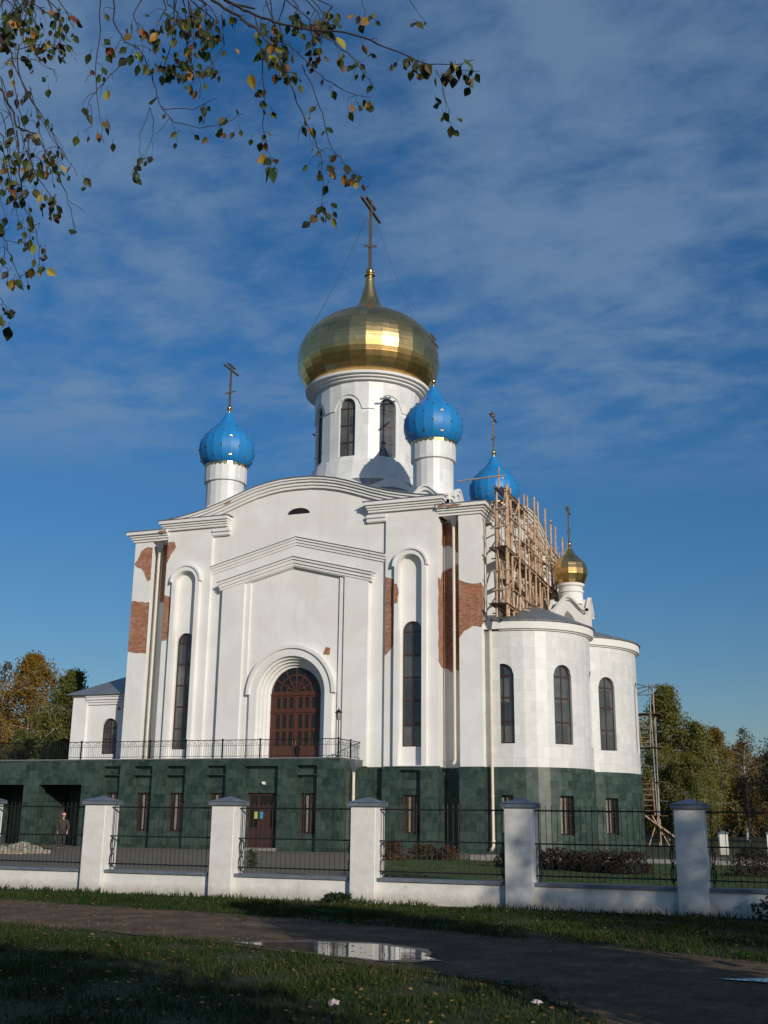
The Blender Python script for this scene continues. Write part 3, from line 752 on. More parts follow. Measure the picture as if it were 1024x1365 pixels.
# small gold cupola over the middle apse
cx, cy = 14.4, 11.5
st = MB()
for tf, e in ((lambda u, v, z: (cx+u, cy+v, z), 0), (lambda u, v, z: (cx+v, cy+u, z), .002)):
    top = [(u, 14.55+e+(.95*(.5+.5*math.cos(u/1.2*PI)) if abs(u) < 1.2 else 0)) for u in [-1.3+2.6*i/24 for i in range(25)]]
    st.prism([(u*.85, z-.12) for u, z in top]+[(1.1, 12.4), (-1.1, 12.4)], [], -1.1+e, 1.1-e, tf)
    for s in (-1, 1):
        a, b = sorted((s*1.1, s*1.3)); st.prism(top+[(u, z-.16) for u, z in reversed(top)], [], a, b, tf)
        a, b = sorted((s*1.1, s*1.2)); st.prism([(u*.97, z-.16) for u, z in top]+[(u*.97, z-.3) for u, z in reversed(top)], [], a, b, tf)
st.build('cupola_pedestal', 'plaster', church)
st = MB(); st.prism([(-.3, 13.9), (-.2, 14.3), (-.05, 14.5), (.1, 14.35), (.3, 14.1), (.42, 13.85), (.2, 13.8)], [], 1.105, 1.13, lambda u, v, z: (cx+u, cy-v, z)); st.build('pediment_relief', 'conc', church)
st = MB(); st.lathe([(1.0, 15.0), (.78, 15.3), (.78, 15.8), (.86, 15.84), (.86, 15.95), (.78, 15.98), (.78, 16.2), (.9, 16.25), (.9, 16.4), (.6, 16.42)], cx, cy, 24); st.build('cupola_drum', 'plaster', church, smooth=30)
g = MB(); g.lathe([(.84, 16.38), (.98, 16.6), (1.14, 17.0), (1.17, 17.35), (1.05, 17.75), (.72, 18.12), (.42, 18.42), (.22, 18.75), (.12, 19.02)], cx, cy, 14, off=.1); d = g.build('cupola_dome', 'gold', church, cyl=(cx, cy, 2.4))
g = MB(); g.sphere((cx, cy, 19.15), .15, 8); g.build('finial_ball', 'gold2', d, smooth=60)
cross(d, cx, cy, 19.25, 2.5, 'bronze', .05)

# ---- west annex
wb = MB()
AX0, AX1, AY = -16.15, -11.45, 1.2
wb.prism(rect(-16.15, -11.45, 4.3, 9.0), [rect(-15.1, -11.95, 4.36, 8.95)], -.5, 0, lambda u, v, z: (u, AY-v, z))
wb.prism(rect(-15.2, -11.9, 4.32, 8.98), [arch(-13.35, .58, 5.25, 6.9)], -.62, -.16, lambda u, v, z: (u, AY-v, z))
wb.box(AX0+.02, AX1, AY+.6, 14, 4.3, 9.0)
wb.build('annex_wall', 'plaster', church)
c = MB()
for h, o, z in ((.14, -.05, 8.35), (.14, .02, 8.5), (.16, .10, 8.66), (.17, .16, 8.83)): c.box(-15.1-.03, -11.9, AY-o, AY+.3, z, z+h-.02)
c.build('annex_cornice', 'plaster', church)
c = MB(); e = 9.02
c.add([(-16.45, AY-.35, e), (-11.45, AY-.35, e), (-11.45, 5.2, 11.0), (-13.2, 5.2, 11.0), (-16.45, 14, e), (-13.2, 12, 11.0), (-11.45, 12, 11.0), (-11.45, 14, e)], [(0, 1, 2, 3), (0, 3, 5, 4), (3, 2, 6, 5), (4, 5, 6, 7)])
c.box(-16.45, -11.45, AY-.35, AY-.3, e-.06, e); c.box(-16.45, -16.4, AY-.3, 14, e-.06, e)
c.build('annex_roof', 'roof', church)
add_window(lambda u, v, z: (u, AY-v, z), -13.35, .58, 5.25, 6.9, -.36, [6.2, 6.9], fr=.08)
MB().box(AX0, AX1, AY-.04, 14, -.4, 4.3).build('annex_plinth', 'green', church)
def pz(pts, v, seed): MB().prism(jag(pts, .03, .1, seed), [], v-.01, v+.02, lambda u, v2, z: (u, AY-v2, z)).build('chipped_plaster', 'brick', church)
pz([(-12.9, 8.1), (-12.7, 8.2), (-12.6, 8.05), (-12.75, 7.95)], -.16, 1); pz([(-12.5, 8.2), (-12.3, 8.25), (-12.35, 8.0)], -.16, 2); pz([(-11.62, 8.2), (-11.46, 8.2), (-11.46, 9.6), (-11.6, 9.4)], .0, 3)

# ---- terrace along the front
TX1, TY = 4.62, -3.6; TZ = 4.67
tfT = lambda u, v, z: (u, TY-v, z)
rec = [(-10.14, -9.03), (-8.12, -6.9), (-5.97, -4.76), (-3.39, -2.21), (2.1, 3.29)]
log = [(-27.5, -24.6), (-23.3, -20.4), (-18.7, -15.63), (-14.56, -11.58)]
t = MB()
front = [rect(a, b, -.36, 4.26) for a, b in rec]+[rect(-1.09, .98, -.36, 4.23)]+[rect(a, b, -.36, 3.23) for a, b in log]
t.prism(rect(-30, TX1, -.4, TZ-.06), front, -.32, 0, tfT)
inner = [rect(a+.12, b-.06, .7, 2.8) for a, b in rec]+[rect(-.95, .9, -.36, 2.8)]+[rect(a-.01, b+.01, -.36, 3.24) for a, b in log]
t.prism(rect(-30, TX1-.01, -.4, TZ-.065), inner, -.62, -.325, tfT)
t.box(TX1-.32, TX1-.003, TY+.63, -.05, -.4, TZ-.065)
t.box(-30, -11.2, -.3, -.05, -.4, TZ-.065)
for a in (-24.0, -19.5, -15.1, -11.15): t.box(a-.35, a+.35, TY+.63, -.3, -.4, TZ-.066)
t.build('terrace_wall', 'green', church)
t = MB(); t.box(-30, TX1+.03, TY-.04, 1.0, TZ-.06, TZ)
t.build('terrace_floor', 'slab', church)
for a, b in rec:
    t = MB(); t.box(a+.001, b-.001, TY+.02, TY+.3, 3.75, 3.80); t.build('recess_ledge', 'green', church)
    cellar_window(tfT, (a+b)/2+.03, (b-a)/2-.10, .7, 2.8, -.5)
t = MB(); t.prism(rect(-.95, .9, -.2, 2.8), [rect(-.85, -.42, 1.0, 1.9), rect(-.85, -.42, 2.15, 2.65), rect(-.3, .8, 2.15, 2.65), rect(.35, .75, 1.0, 1.9)], -.55, -.48, tfT)
t.box(-.37, -.33, -.48, -.45, -.2, 2.1, tfT); t.box(.27, .3, -.48, -.45, -.2, 2.1, tfT)
ld = t.build('lower_door', 'timber_frame', church)
MB().box(-.93, .88, -.58, -.555, -.18, 2.78, tfT).build('pane', 'dglass', ld)
n = MB(); n.box(-.58, -.36, -.475, -.465, 1.45, 1.82, tfT); n.build('yellow_notice', 'yellow', ld)
n = MB(); n.box(-.24, -.03, -.475, -.465, 1.45, 1.82, tfT); n.build('blue_notice', 'bluepaper', ld)
n = MB(); n.box(-1.1, 1.0, -.3, .35, -.22, -.05, tfT); n.build('door_step', 'conc', church)
n = MB(); n.box(-.10, .10, -.3, -.22, 3.25, 3.4, tfT); n.sphere(tfT(0, -.19, 3.33), .08, 6); n.build('wall_lamp', 'whiteplastic', church)
t = MB()
for k in range(4): t.box(-16.6+k*.5, -16.5+k*.5, -.6, -.5, -.3, 3.2)
# balustrade with hoops
px = [4.45-2.3333*k for k in range(15)]
def rail_panel(a, b, name='balustrade'):
    a = Vector(a); b = Vector(b); L = (b-a).length; d = (b-a)/L; q = MB(); up = Vector((0, 0, 1))
    z0, z1 = TZ+.10, TZ+.98
    q.tube(a+up*z1, b+up*z1, .024, n=6); q.tube(a+up*z0, b+up*z0, .016, n=6); q.tube(a+up*(z1-.30), b+up*(z1-.30), .010, n=5)
    n = max(1, round(L/.74)); w = L/n
    for i in range(n):
        c = a+d*(w*(i+.5)); r = w*.36
        for r2, rr in ((r, .013), (r*.55, .010)):
            pts = [c+d*(r2*math.cos(PI*k/8))+up*(z1-.30+r2*.85*math.sin(PI*k/8)) for k in range(9)]
            q.poly(pts, rr, n=5)
        for k in range(5):
            x = (k-2)*r*.5; q.tube(c+d*x+up*z0, c+d*x+up*(z1-.30+(0 if abs(k-2) > 1 else r*.5)), .009, n=5)
        q.tube(a+d*(w*i+.02)+up*z0, a+d*(w*i+.02)+up*z1, .010, n=5)
    return q.build(name, 'iron', church)
for a, b2 in zip(px[1:], px): rail_panel((a, -3.5, 0), (b2, -3.5, 0))
rail_panel((4.45, -3.5, 0), (4.45, -1.75, 0)); rail_panel((4.45, -1.75, 0), (4.45, -.05, 0))
for p_ in [(x, -3.5) for x in px]+[(4.45, -1.75), (4.45, -.1)]:
    q = MB(); q.box(p_[0]-.035, p_[0]+.035, p_[1]-.035, p_[1]+.035, TZ, TZ+1.02); q.box(p_[0]-.05, p_[0]+.05, p_[1]-.05, p_[1]+.05, TZ+1.02, TZ+1.05); q.build('balustrade_post', 'iron', church)

# lantern on the terrace corner
lp = empty('street_lamp', (4.38, -3.38, TZ), 'small black lantern on a thin post at the terrace corner', 'street lamp')
q = MB(); q.tube((4.38, -3.38, TZ), (4.38, -3.38, 6.62), .032, .025, 10); q.tube((4.38, -3.38, TZ), (4.38, -3.38, TZ+.12), .10, .06, 10); q.build('post', 'iron', lp)
q = MB(); q.lathe([(.02, 6.62), (.09, 6.66), (.155, 7.0), (.12, 7.0), (.07, 6.68)], 4.38, -3.38, 6); q.build('lamp_glass', 'lampglass', lp)
q = MB(); q.lathe([(.20, 7.0), (.20, 7.03), (.10, 7.15), (.03, 7.2), (.02, 7.28), (.001, 7.3)], 4.38, -3.38, 6)
for k in range(6):
    a = PI/3*k; q.tube((4.38+.09*math.sin(a), -3.38-.09*math.cos(a), 6.66), (4.38+.158*math.sin(a), -3.38-.158*math.cos(a), 7.0), .009, n=5)
q.build('lamp_hood', 'iron', lp)

# ================================================================== SCAFFOLDS
def pole(parent, p, q, r=.055, name='pole', mat='pole'):
    rs = random; j = lambda: rs.uniform(-.09, .09)
    a = Vector(p)+Vector((j(), j(), 0)); b = Vector(q)+Vector((j(), j(), 0))
    MB().tube(a, b, r*rs.uniform(.85, 1.15), r*rs.uniform(.75, 1), 7).build(name, mat, parent, smooth=60)
def deck(parent, x0, x1, y0, y1, z, along='y'):
    m = MB(); n = 5; w = (x1-x0)/n
    L = 3.2; y = y0
    while y < y1-.1:
        e = min(y1, y+L)
        for i in range(n):
            dz = random.uniform(-.02, .03); yy = random.uniform(-.2, .2)
            m.box(x0+i*w+.01, x0+(i+1)*w-random.uniform(.01, .05), y+yy, e+yy+.15, z+dz, z+.045+dz)
        y = e
    m.build('plank_deck', 'plank', parent)
sc = empty('timber_scaffold', (12.7, 9, 13), 'tall timber pole scaffold with plank decks against the east wall above the rounded apse roof', 'scaffold')
outer = [(.5, 20.2), (1.5, 20.3), (3.0, 20.1), (4.7, 20.8), (5.7, 21.0), (7.2, 21.3), (8.9, 21.5), (10.7, 21.5), (12.2, 21.1), (14.0, 21.1), (16.0, 20.8), (18.2, 20.5)]
for i, (y, zt) in enumerate(outer):
    base = 12.5 if y < 9 else 12.9
    pole(sc, (13.0, y, base), (13.0, y, zt), .075)
    if i % 2 == 0: pole(sc, (12.2 if zt < 0 else 12.42, y, base), (12.42, y, 20.0), .065)
pole(sc, (12.45, -.15, 12.4), (12.45, -.15, 19.6), .075); pole(sc, (13.0, -.1, 12.4), (13.0, -.1, 20.0), .07)
for z in (13.1, 16.35, 19.75):
    deck(sc, 12.05 if z < 19 else 12.45, 13.15, -.45, 17.5 if z < 19 else 5.2, z)
    for x in (12.45, 13.05):
        for y in (-.3, 6.0, 12.3): pole(sc, (x, y, z-.1-(.5 if z > 19 and y > 0 else 0)), (x, y+6.6, z-.1-(.9 if z > 19 and y > 0 else 0)+random.uniform(-.1, .1)), .045, 'ledger')
    for y in (1.5, 4.7, 7.2, 10.7, 14.0): pole(sc, (11.75, y+.08, z-.18), (13.2, y+.08, z-.18), .045, 'putlog')
for z in (14.2, 17.4, 18.3):
    for y in (-.3, 5.2, 10.9): pole(sc, (13.08, y, z), (13.08, y+6.2, z+random.uniform(-.35, .35)), .045, 'guard_rail')
for (y0, z0, y1, z1) in ((.3, 13.2, 3.0, 16.3), (3.2, 16.4, .6, 19.6), (4.6, 13.2, 8.9, 19.6), (12, 13.2, 8, 19.6), (10.9, 13.2, 15.5, 19.6), (17.8, 13.2, 14.2, 19.5), (.2, 16.5, 2.9, 19.6), (5.7, 16.4, 8.7, 13.2)):
    pole(sc, (12.95, y0, z0), (12.95, y1, z1), .045, 'brace')
for z in (13.9, 15.0, 17.5, 18.6): pole(sc, (12.2, -.25, z), (13.25, -.25, z+.06), .045, 'guard_rail')
pole(sc, (12.5, -.2, 16.4), (13.0, -.2, 19.6), .04, 'brace'); pole(sc, (12.95, -.2, 13.2), (12.5, -.2, 16.3), .04, 'brace')
for y in (1.2, 2.0, 3.7, 6.4, 8.1, 9.7, 11.3, 13.1): pole(sc, (12.2+random.uniform(-.1, .2), y, 12.95), (12.3, y+random.uniform(-.3, .3), random.choice((16.3, 18.2, 19.7))), .045)
for k in range(44):
    y = random.uniform(.3, 15); z = random.choice((13.0, 13.2, 16.4)); x = random.uniform(12.1, 12.9)
    pole(sc, (x, y, z), (x+random.uniform(-.2, .2), y+random.uniform(-1.1, 1.1), z+random.uniform(1.6, 3.3)), random.uniform(.025, .05), 'brace')
deck(sc, 12.1, 12.7, 5.5, 12.5, 18.1); deck(sc, 12.1, 12.8, 1.0, 6.5, 14.8); deck(sc, 12.1, 12.9, 8.0, 15.0, 14.7)
pole(sc, (10.2, .15, 20.62), (13.05, .15, 20.68), .045, 'guard_rail')
pole(sc, (12.6, .15, 19.8), (12.6, .15, 21.2), .05)
pole(sc, (13.3, 2.6, 13.3), (16.4, 6.9, 12.75), .05, 'brace')

sc2 = empty('scaffold_tower', (17.2, 26, gz(26)), 'narrow scaffold tower with timber ladders rising behind the rounded apse', 'scaffold')
zg = -.18
for x, zt in ((16.3, 9.2), (17.45, 11.6)):
    for y in (25.3, 26.7): pole(sc2, (x, y, zg), (x, y, zt), .05, 'pole', 'zinc' if y < 26 else 'pole')
pole(sc2, (17.55, 25.3, zg), (17.75, 25.3, 9), .045, 'pole', 'zinc')
for z in (1.9, 4.25, 6.75, 9.2): deck(sc2, 15.6, 18.1, 25.1, 26.9, z)
for z in (.9, 3.0, 5.4, 7.9, 10.6): pole(sc2, (15.4, 25.3, z), (18.3, 25.3, z+random.uniform(-.1, .1)), .035, 'ledger', 'zinc')
for z0 in (1.95, 6.8):
    for x in (16.55, 17.35): pole(sc2, (x, 25.15, z0), (x, 25.15, z0+2.4), .06, 'ladder_rail', 'plank2')
    for k in range(6): pole(sc2, (16.5, 25.15, z0+.3+k*.38), (17.4, 25.15, z0+.3+k*.38), .04, 'ladder_rung', 'plank2')
pole(sc2, (15.5, 25.3, 10.9), (18.2, 25.3, 11.4), .045, 'brace', 'zinc'); pole(sc2, (15.5, 25.3, 11.7), (17.6, 25.3, 11.1), .045, 'brace', 'zinc'); pole(sc2, (15.5, 25.3, 10.3), (18.0, 25.3, 11.3), .045, 'brace', 'zinc')
m = MB()
for k in range(4): m.add([(16.7, 24.3+k*.22, 1.9), (19.6, 24.3+k*.22, zg), (19.6, 24.49+k*.22, zg), (16.7, 24.49+k*.22, 1.9), (16.7, 24.3+k*.22, 1.96), (19.6, 24.3+k*.22, zg+.06), (19.6, 24.49+k*.22, zg+.06), (16.7, 24.49+k*.22, 1.96)], BOXF)
m.build('ramp', 'pole', sc2)
for a in ((16.6, 1.9, 19.0, zg), (17.2, 1.9, 18.4, zg), (16.9, zg, 17.6, 1.9)): pole(sc2, (a[0], 24.6, a[1]), (a[2], 24.6, a[3]), .045, 'brace')

# ================================================================== GROUND
def inpoly(x, y, poly):
    c = np.zeros(len(x), bool); n = len(poly); j = n-1
    for i in range(n):
        xi, yi = poly[i]; xj, yj = poly[j]
        m = ((yi > y) != (yj > y)) & (x < (xj-xi)*(y-yi)/((yj-yi) or 1e-9)+xi); c ^= m; j = i
    return c
def sheet(name, poly, mat, z=.0, cell=.35, amp=.0, kind='structure', label=None):
    """triangulated sheet that follows the ground, subdivided"""
    bm = bmesh.new(); vs = [bm.verts.new((x, y, 0)) for x, y in poly]
    bm.edges.ensure_lookup_table()
    tris = tessellate_polygon([[Vector((x, y, 0)) for x, y in poly]])
    for t in tris:
        try: bm.faces.new([vs[i] for i in t])
        except ValueError: pass
    if cell:
        xs = [p[0] for p in poly]; ys = [p[1] for p in poly]
        x = math.ceil(min(xs)/cell)*cell
        while x < max(xs): bmesh.ops.bisect_plane(bm, geom=bm.verts[:]+bm.edges[:]+bm.faces[:], plane_co=(x, 0, 0), plane_no=(1, 0, 0)); x += cell
        y = math.ceil(min(ys)/cell)*cell
        while y < max(ys): bmesh.ops.bisect_plane(bm, geom=bm.verts[:]+bm.edges[:]+bm.faces[:], plane_co=(0, y, 0), plane_no=(0, 1, 0)); y += cell
    for v in bm.verts:
        v.co.z = gz(v.co.y)+z+(noise.noise(Vector((v.co.x*.9, v.co.y*1.3, 3)))*amp if amp else 0)
    bmesh.ops.recalc_face_normals(bm, faces=bm.faces)
    for f in bm.faces:
        if f.normal.z < 0: f.normal_flip()
    me = bpy.data.meshes.new(name); bm.to_mesh(me); bm.free()
    for p in me.polygons: p.use_smooth = True
    me.materials.append(mat); o = bpy.data.objects.new(name, me); COL.objects.link(o)
    if kind: o['kind'] = kind
    return o
def groundmat(name, stops, scale, rough=.95, bs=.6, bscale=12, wet=None, det=9):
    m, nt, b, o = newmat(name)
    n = noise_node(nt, scale, det, .65); n2 = noise_node(nt, scale*9, 6, .7)
    ad = nt.nodes.new('ShaderNodeMath'); ad.operation = 'MULTIPLY_ADD'; ad.inputs[1].default_value = .4
    nt.links.new(n2.outputs[0], ad.inputs[0])
    s = nt.nodes.new('ShaderNodeMath'); s.operation = 'MULTIPLY'; s.inputs[1].default_value = .6
    nt.links.new(n.outputs[0], s.inputs[0]); nt.links.new(s.outputs[0], ad.inputs[2])
    r = ramp(nt, ad.outputs[0], stops); nt.links.new(r.outputs[0], b.inputs['Base Color'])
    b.inputs['Roughness'].default_value = rough
    if wet:
        wnn = noise_node(nt, .55, 6, .6, sc3=(.5, 1.6, 1))
        mm = nt.nodes.new('ShaderNodeMapRange'); mm.inputs[1].default_value = .5; mm.inputs[2].default_value = .68; mm.inputs[3].default_value = rough; mm.inputs[4].default_value = wet
        nt.links.new(wnn.outputs[0], mm.inputs[0]); nt.links.new(mm.outputs[0], b.inputs['Roughness'])
    b.inputs['Specular IOR Level'].default_value = .3
    bump(nt, b, noise_node(nt, bscale, 10, .75).outputs[0], bs, .04)
    return m
gm = groundmat('meadow_soil', [(.3, (.034, .038, .012)), (.55, (.050, .055, .017)), (.75, (.08, .065, .03))], .6)
rm = groundmat('dirt_road', [(.33, (.050, .029, .015)), (.46, (.120, .074, .040)), (.56, (.20, .130, .074)), (.68, (.34, .24, .15))], 1.6, .95, 1.0, 7, wet=.8)
pm = groundmat('courtyard_paving', [(.3, (.13, .11, .078)), (.55, (.18, .155, .11)), (.75, (.25, .215, .155))], .8, .9, .3, 14)
lm = groundmat('lawn', [(.3, (.030, .055, .012)), (.5, (.055, .095, .018)), (.7, (.10, .12, .03))], 1.2, .95, .8, 20)
B = 2500
me = MB(); ys = [-B, -300, -80, -37, -33, -29, -25, -21, -17, -13, -9, -5, 60, B]
vs = []; fs = []
for j, y in enumerate(ys):
    vs += [(-B, y, gz(y)-.016), (B, y, gz(y)-.016)]
    if j: fs.append((2*j-2, 2*j-1, 2*j+1, 2*j))
me.add(vs, fs); g = me.build('ground', None); g.data.materials.append(gm); g['kind'] = 'structure'
far_edge = [(5, -38.6), (9, -39.7), (12.92, -40.4), (15.82, -40.92), (18.28, -41.23), (21.54, -42.1), (23.88, -42.86), (25.56, -43.6), (27.14, -44.2), (30, -45.2), (38, -47.5)]
near_edge = [(38, -53.5), (32, -52.5), (28.5, -52.0), (26.8, -50.8), (25.95, -49.19), (25.64, -48.54), (25.09, -47.6), (24.13, -46.95), (23.2, -46.68), (22.51, -46.36), (20.43, -45.3), (18.37, -44.73), (16.28, -44.54), (12, -44.0), (5, -43)]
def wob(pts, amp=.12, seed=1, step=.35):
    o = []
    for a, b_ in zip(pts, pts[1:]):
        n = max(1, int(math.dist(a, b_)/step))
        for k in range(n):
            t = k/n; x = a[0]+(b_[0]-a[0])*t; y = a[1]+(b_[1]-a[1])*t
            o.append((x, y+noise.noise(Vector((x*1.3, y*1.3, seed)))*amp*2))
    o.append(pts[-1]); return o
roadpoly = wob(far_edge, .1, 1)+wob(near_edge, .12, 5)
rm.node_tree.nodes['Bump'].inputs['Distance'].default_value = .10
sheet('road', roadpoly, rm, -.006, .3, .008)
st = MB(); rs = random.Random(8)
for k in range(5200):
    x = rs.uniform(10, 30); y = rs.uniform(-52, -40)
    if not -rad(2) < math.atan2(CP.x-x, y-CP.y) < rad(42): continue
    if noise.noise(Vector((x*.8, y*1.6, 2))) < rs.uniform(-.5, .35) or not inpoly(np.array([x]), np.array([y]), roadpoly)[0]: continue
    s_ = rs.uniform(.005, .015)*(1+(rs.random() < .04)*1.0); a = rs.uniform(0, PI); ca, sa = math.cos(a)*s_, math.sin(a)*s_
    st.add([(x-ca, y-sa, -.01), (x+sa, y-ca, -.01), (x+ca*1.2, y+sa, -.01), (x-sa, y+ca, -.01), (x+ca*.2, y+sa*.2, s_*.8)], [(0, 1, 4), (1, 2, 4), (2, 3, 4), (3, 0, 4)])
PEB = st
sheet('courtyard', [(-60, -37.4), (60, -37.4), (60, 2), (22, 2), (22, -.6), (-60, -.6)], pm, -.012, 4)
law = sheet('lawn', wob([(19.4, -36.5), (10.9, -13.6), (11.2, -10.5), (13.5, -10.2), (22, -30.5), (22.5, -36.5)], .1, 3)[:-1]+[(22.5, -36.5)], lm, .034, 2)
sheet('lawn', [(20.4, -36.5), (15.2, -12), (14.5, -2), (40, -2), (40, -36.5)], lm, .028, 3)
# puddles
tag(PEB.build('road_grit', 'grit', clean=False), 'loose grit and small stones lying on the dirt road', 'gravel', kind='stuff')
mm_ = groundmat('wet_mud', [(.3, (.028, .021, .015)), (.6, (.05, .038, .027))], 3.0, .35, .5, 14)
def wmat():
    m, nt, b, o = newmat('puddle_water'); b.inputs['Base Color'].default_value = (.035, .032, .026, 1); b.inputs['Roughness'].default_value = .05
    b.inputs['Specular IOR Level'].default_value = .9
    bump(nt, b, noise_node(nt, 3.0, 3, .5).outputs[0], .14, .01); return m
wm = wmat()
def puddle(pts, seed, z=.004):
    n = len(pts); o = []
    for i in range(n):
        a, b_ = pts[i], pts[(i+1) % n]
        for k in range(5):
            t = k/5; x = a[0]+(b_[0]-a[0])*t; y = a[1]+(b_[1]-a[1])*t
            o.append((x+noise.noise(Vector((x*3, y*3, seed)))*.12, y+noise.noise(Vector((x*3, y*3, seed+9)))*.10))
    cx_ = sum(p[0] for p in o)/len(o); cy_ = sum(p[1] for p in o)/len(o)
    sheet('mud', [(cx_+(p[0]-cx_)*(1.10+.16*noise.noise(Vector((p[0]*4, p[1]*4, seed)))), cy_+(p[1]-cy_)*(1.22+.3*noise.noise(Vector((p[0]*4, p[1]*4, seed+3))))) for p in o], mm_, z-.0015, 0)
    return sheet('puddle', o, wm, z, 0)
puddle([(20.62, -45.18), (21.54, -44.60), (22.4, -44.58), (23.06, -44.98), (23.46, -45.75), (23.0, -46.1), (22.27, -45.95), (21.34, -45.48)], 2)
puddle([(26.75, -46.0), (27.2, -45.78), (28.2, -46.0), (28.2, -46.25), (27.3, -46.12)], 8, .004)

# ================================================================== GRASS
def grass(name, x0, x1, y0, y1, n, hfun, label, exclude=None, include=None, seed=1, tall=.09, cols=None):
    rs = np.random.RandomState(seed); x = rs.uniform(x0, x1, n); y = rs.uniform(y0, y1, n)
    ok = np.ones(n, bool)
    if include: ok &= inpoly(x+rs.normal(0, .12, n), y+rs.normal(0, .16, n), include)
    ok &= ~((y > -38.0) & (y < -37.4))
    # only what lies in or near the camera's field
    vx, vy = x-CP.x, y-CP.y; a = np.arctan2(-vx, vy); ok &= (a > rad(-8)) & (a < rad(46)) & (np.hypot(vx, vy) > 5)
    x, y = x[ok], y[ok]
    cl = np.array([noise.noise(Vector((a_*1.1, b_*1.1, seed))) for a_, b_ in zip(x, y)])
    cl2 = np.array([noise.noise(Vector((a_*.35, b_*.35, seed+4))) for a_, b_ in zip(x, y)])
    keep = rs.uniform(0, 1, len(x)) < .62+.9*cl; x, y, cl, cl2 = x[keep], y[keep], cl[keep], cl2[keep]
    k = len(x); h = tall*(.45+.9*rs.uniform(0, 1, k)**1.5)*(1+1.1*np.clip(cl, -.4, .6))*hfun(x, y)
    d = np.hypot(x-CP.x, y-CP.y); w = (.0030+.0007*d/3)*rs.uniform(.7, 1.4, k)
    az = rs.uniform(0, 2*PI, k); lean = rs.uniform(.1, .75, k)*h; la = rs.uniform(0, 2*PI, k)
    z = np.array([gz(t) for t in y])-.01
    co = np.zeros((k, 5, 3)); cx_, sx_ = np.cos(az)*w, np.sin(az)*w; lx, ly = np.cos(la)*lean, np.sin(la)*lean
    for i, (t, ww) in enumerate(((0, -1), (0, 1), (.55, .75), (.55, -.75), (1, 0))):
        q = t*t; co[:, i, 0] = x+cx_*ww+lx*q; co[:, i, 1] = y+sx_*ww+ly*q; co[:, i, 2] = z+h*t*(1-.12*q)
    me = bpy.data.meshes.new(name); me.vertices.add(k*5); me.vertices.foreach_set('co', co.ravel())
    me.loops.add(k*7); base = np.arange(k)[:, None]*5
    idx = np.concatenate([base+np.array([[0, 1, 2, 3]]), base+np.array([[3, 2, 4]])], 1).astype(np.int32)
    me.loops.foreach_set('vertex_index', idx.ravel()); me.polygons.add(k*2)
    ls = np.stack([np.arange(k)*7, np.arange(k)*7+4], 1).ravel().astype(np.int32); me.polygons.foreach_set('loop_start', ls)
    me.update(); me.validate()
    pal = np.array(cols or [(.022, .045, .010), (.032, .060, .012), (.046, .068, .015), (.075, .072, .022), (.12, .092, .04)])
    pr = np.clip(rs.normal(.30+.45*cl2, .22, k), 0, .999)*len(pal); c = pal[pr.astype(int)]*rs.uniform(.75, 1.25, (k, 1))
    at = me.color_attributes.new('tint', 'FLOAT_COLOR', 'POINT'); cc = np.ones((k, 5, 4)); cc[:, :, :3] = c[:, None, :]
    at.data.foreach_set('color', cc.astype(np.float32).ravel())
    me.materials.append(M['grass']); o = bpy.data.objects.new(name, me); COL.objects.link(o)
    tag(o, label, 'grass', kind='stuff'); return o
one = lambda x, y: np.ones(len(x))
near_poly = wob(near_edge, .12, 5)+[(5, -57), (38, -57)]
far_poly = wob(far_edge, .1, 1)+[(38, -37.95), (5, -37.95)]
grass('grass', 8, 30, -57, -43.2, 330000, one, 'short green meadow grass in front of the dirt road', include=near_poly, seed=3, tall=.058)
grass('grass', 5, 30, -45.5, -37.95, 190000, lambda x, y: 1+.8*np.exp(-((y+38.05)/.2)**2), 'rough grass verge at the foot of the white fence', include=far_poly, seed=6, tall=.062)

grass('grass', 11, 32, -36.5, -12, 90000, one, 'mown lawn grass behind the iron railings', include=[(19.5, -36.5), (11.0, -13.7), (13, -11.5), (32, -11.5), (32, -36.5)], seed=9, tall=.07)

# ================================================================== FENCE
fence = empty('boundary_fence', (13.25, -37.7, 0), 'white plastered pillar fence with low wall and black iron railings in front of the church', 'fence')
FX = [13.25+3.12*k for k in range(-3, 9)]
def pillar_mesh(x, y=-37.7):
    m = MB(); w = .265; m.box(x-w, x+w, y-w, y+w, -.25, 1.80)
    bm = bmesh.new(); me_ = m.build('pillar', 'fplaster', fence, base=(x, y, 0))
    me_.modifiers.new('bevel', 'BEVEL').width = .012
    c = MB(); v = .315
    c.box(x-v, x+v, y-v, y+v, 1.802, 1.875); c.add([(x-v-.02, y-v-.02, 1.878), (x+v+.02, y-v-.02, 1.878), (x+v+.02, y+v+.02, 1.878), (x-v-.02, y+v+.02, 1.878), (x, y, 1.99)], [(0, 3, 2, 1), (0, 1, 4), (1, 2, 4), (2, 3, 4), (3, 0, 4)])
    c.build('pillar_cap', 'bluecap', me_, base=(x, y, 0))
    return me_
for x in FX: pillar_mesh(x)
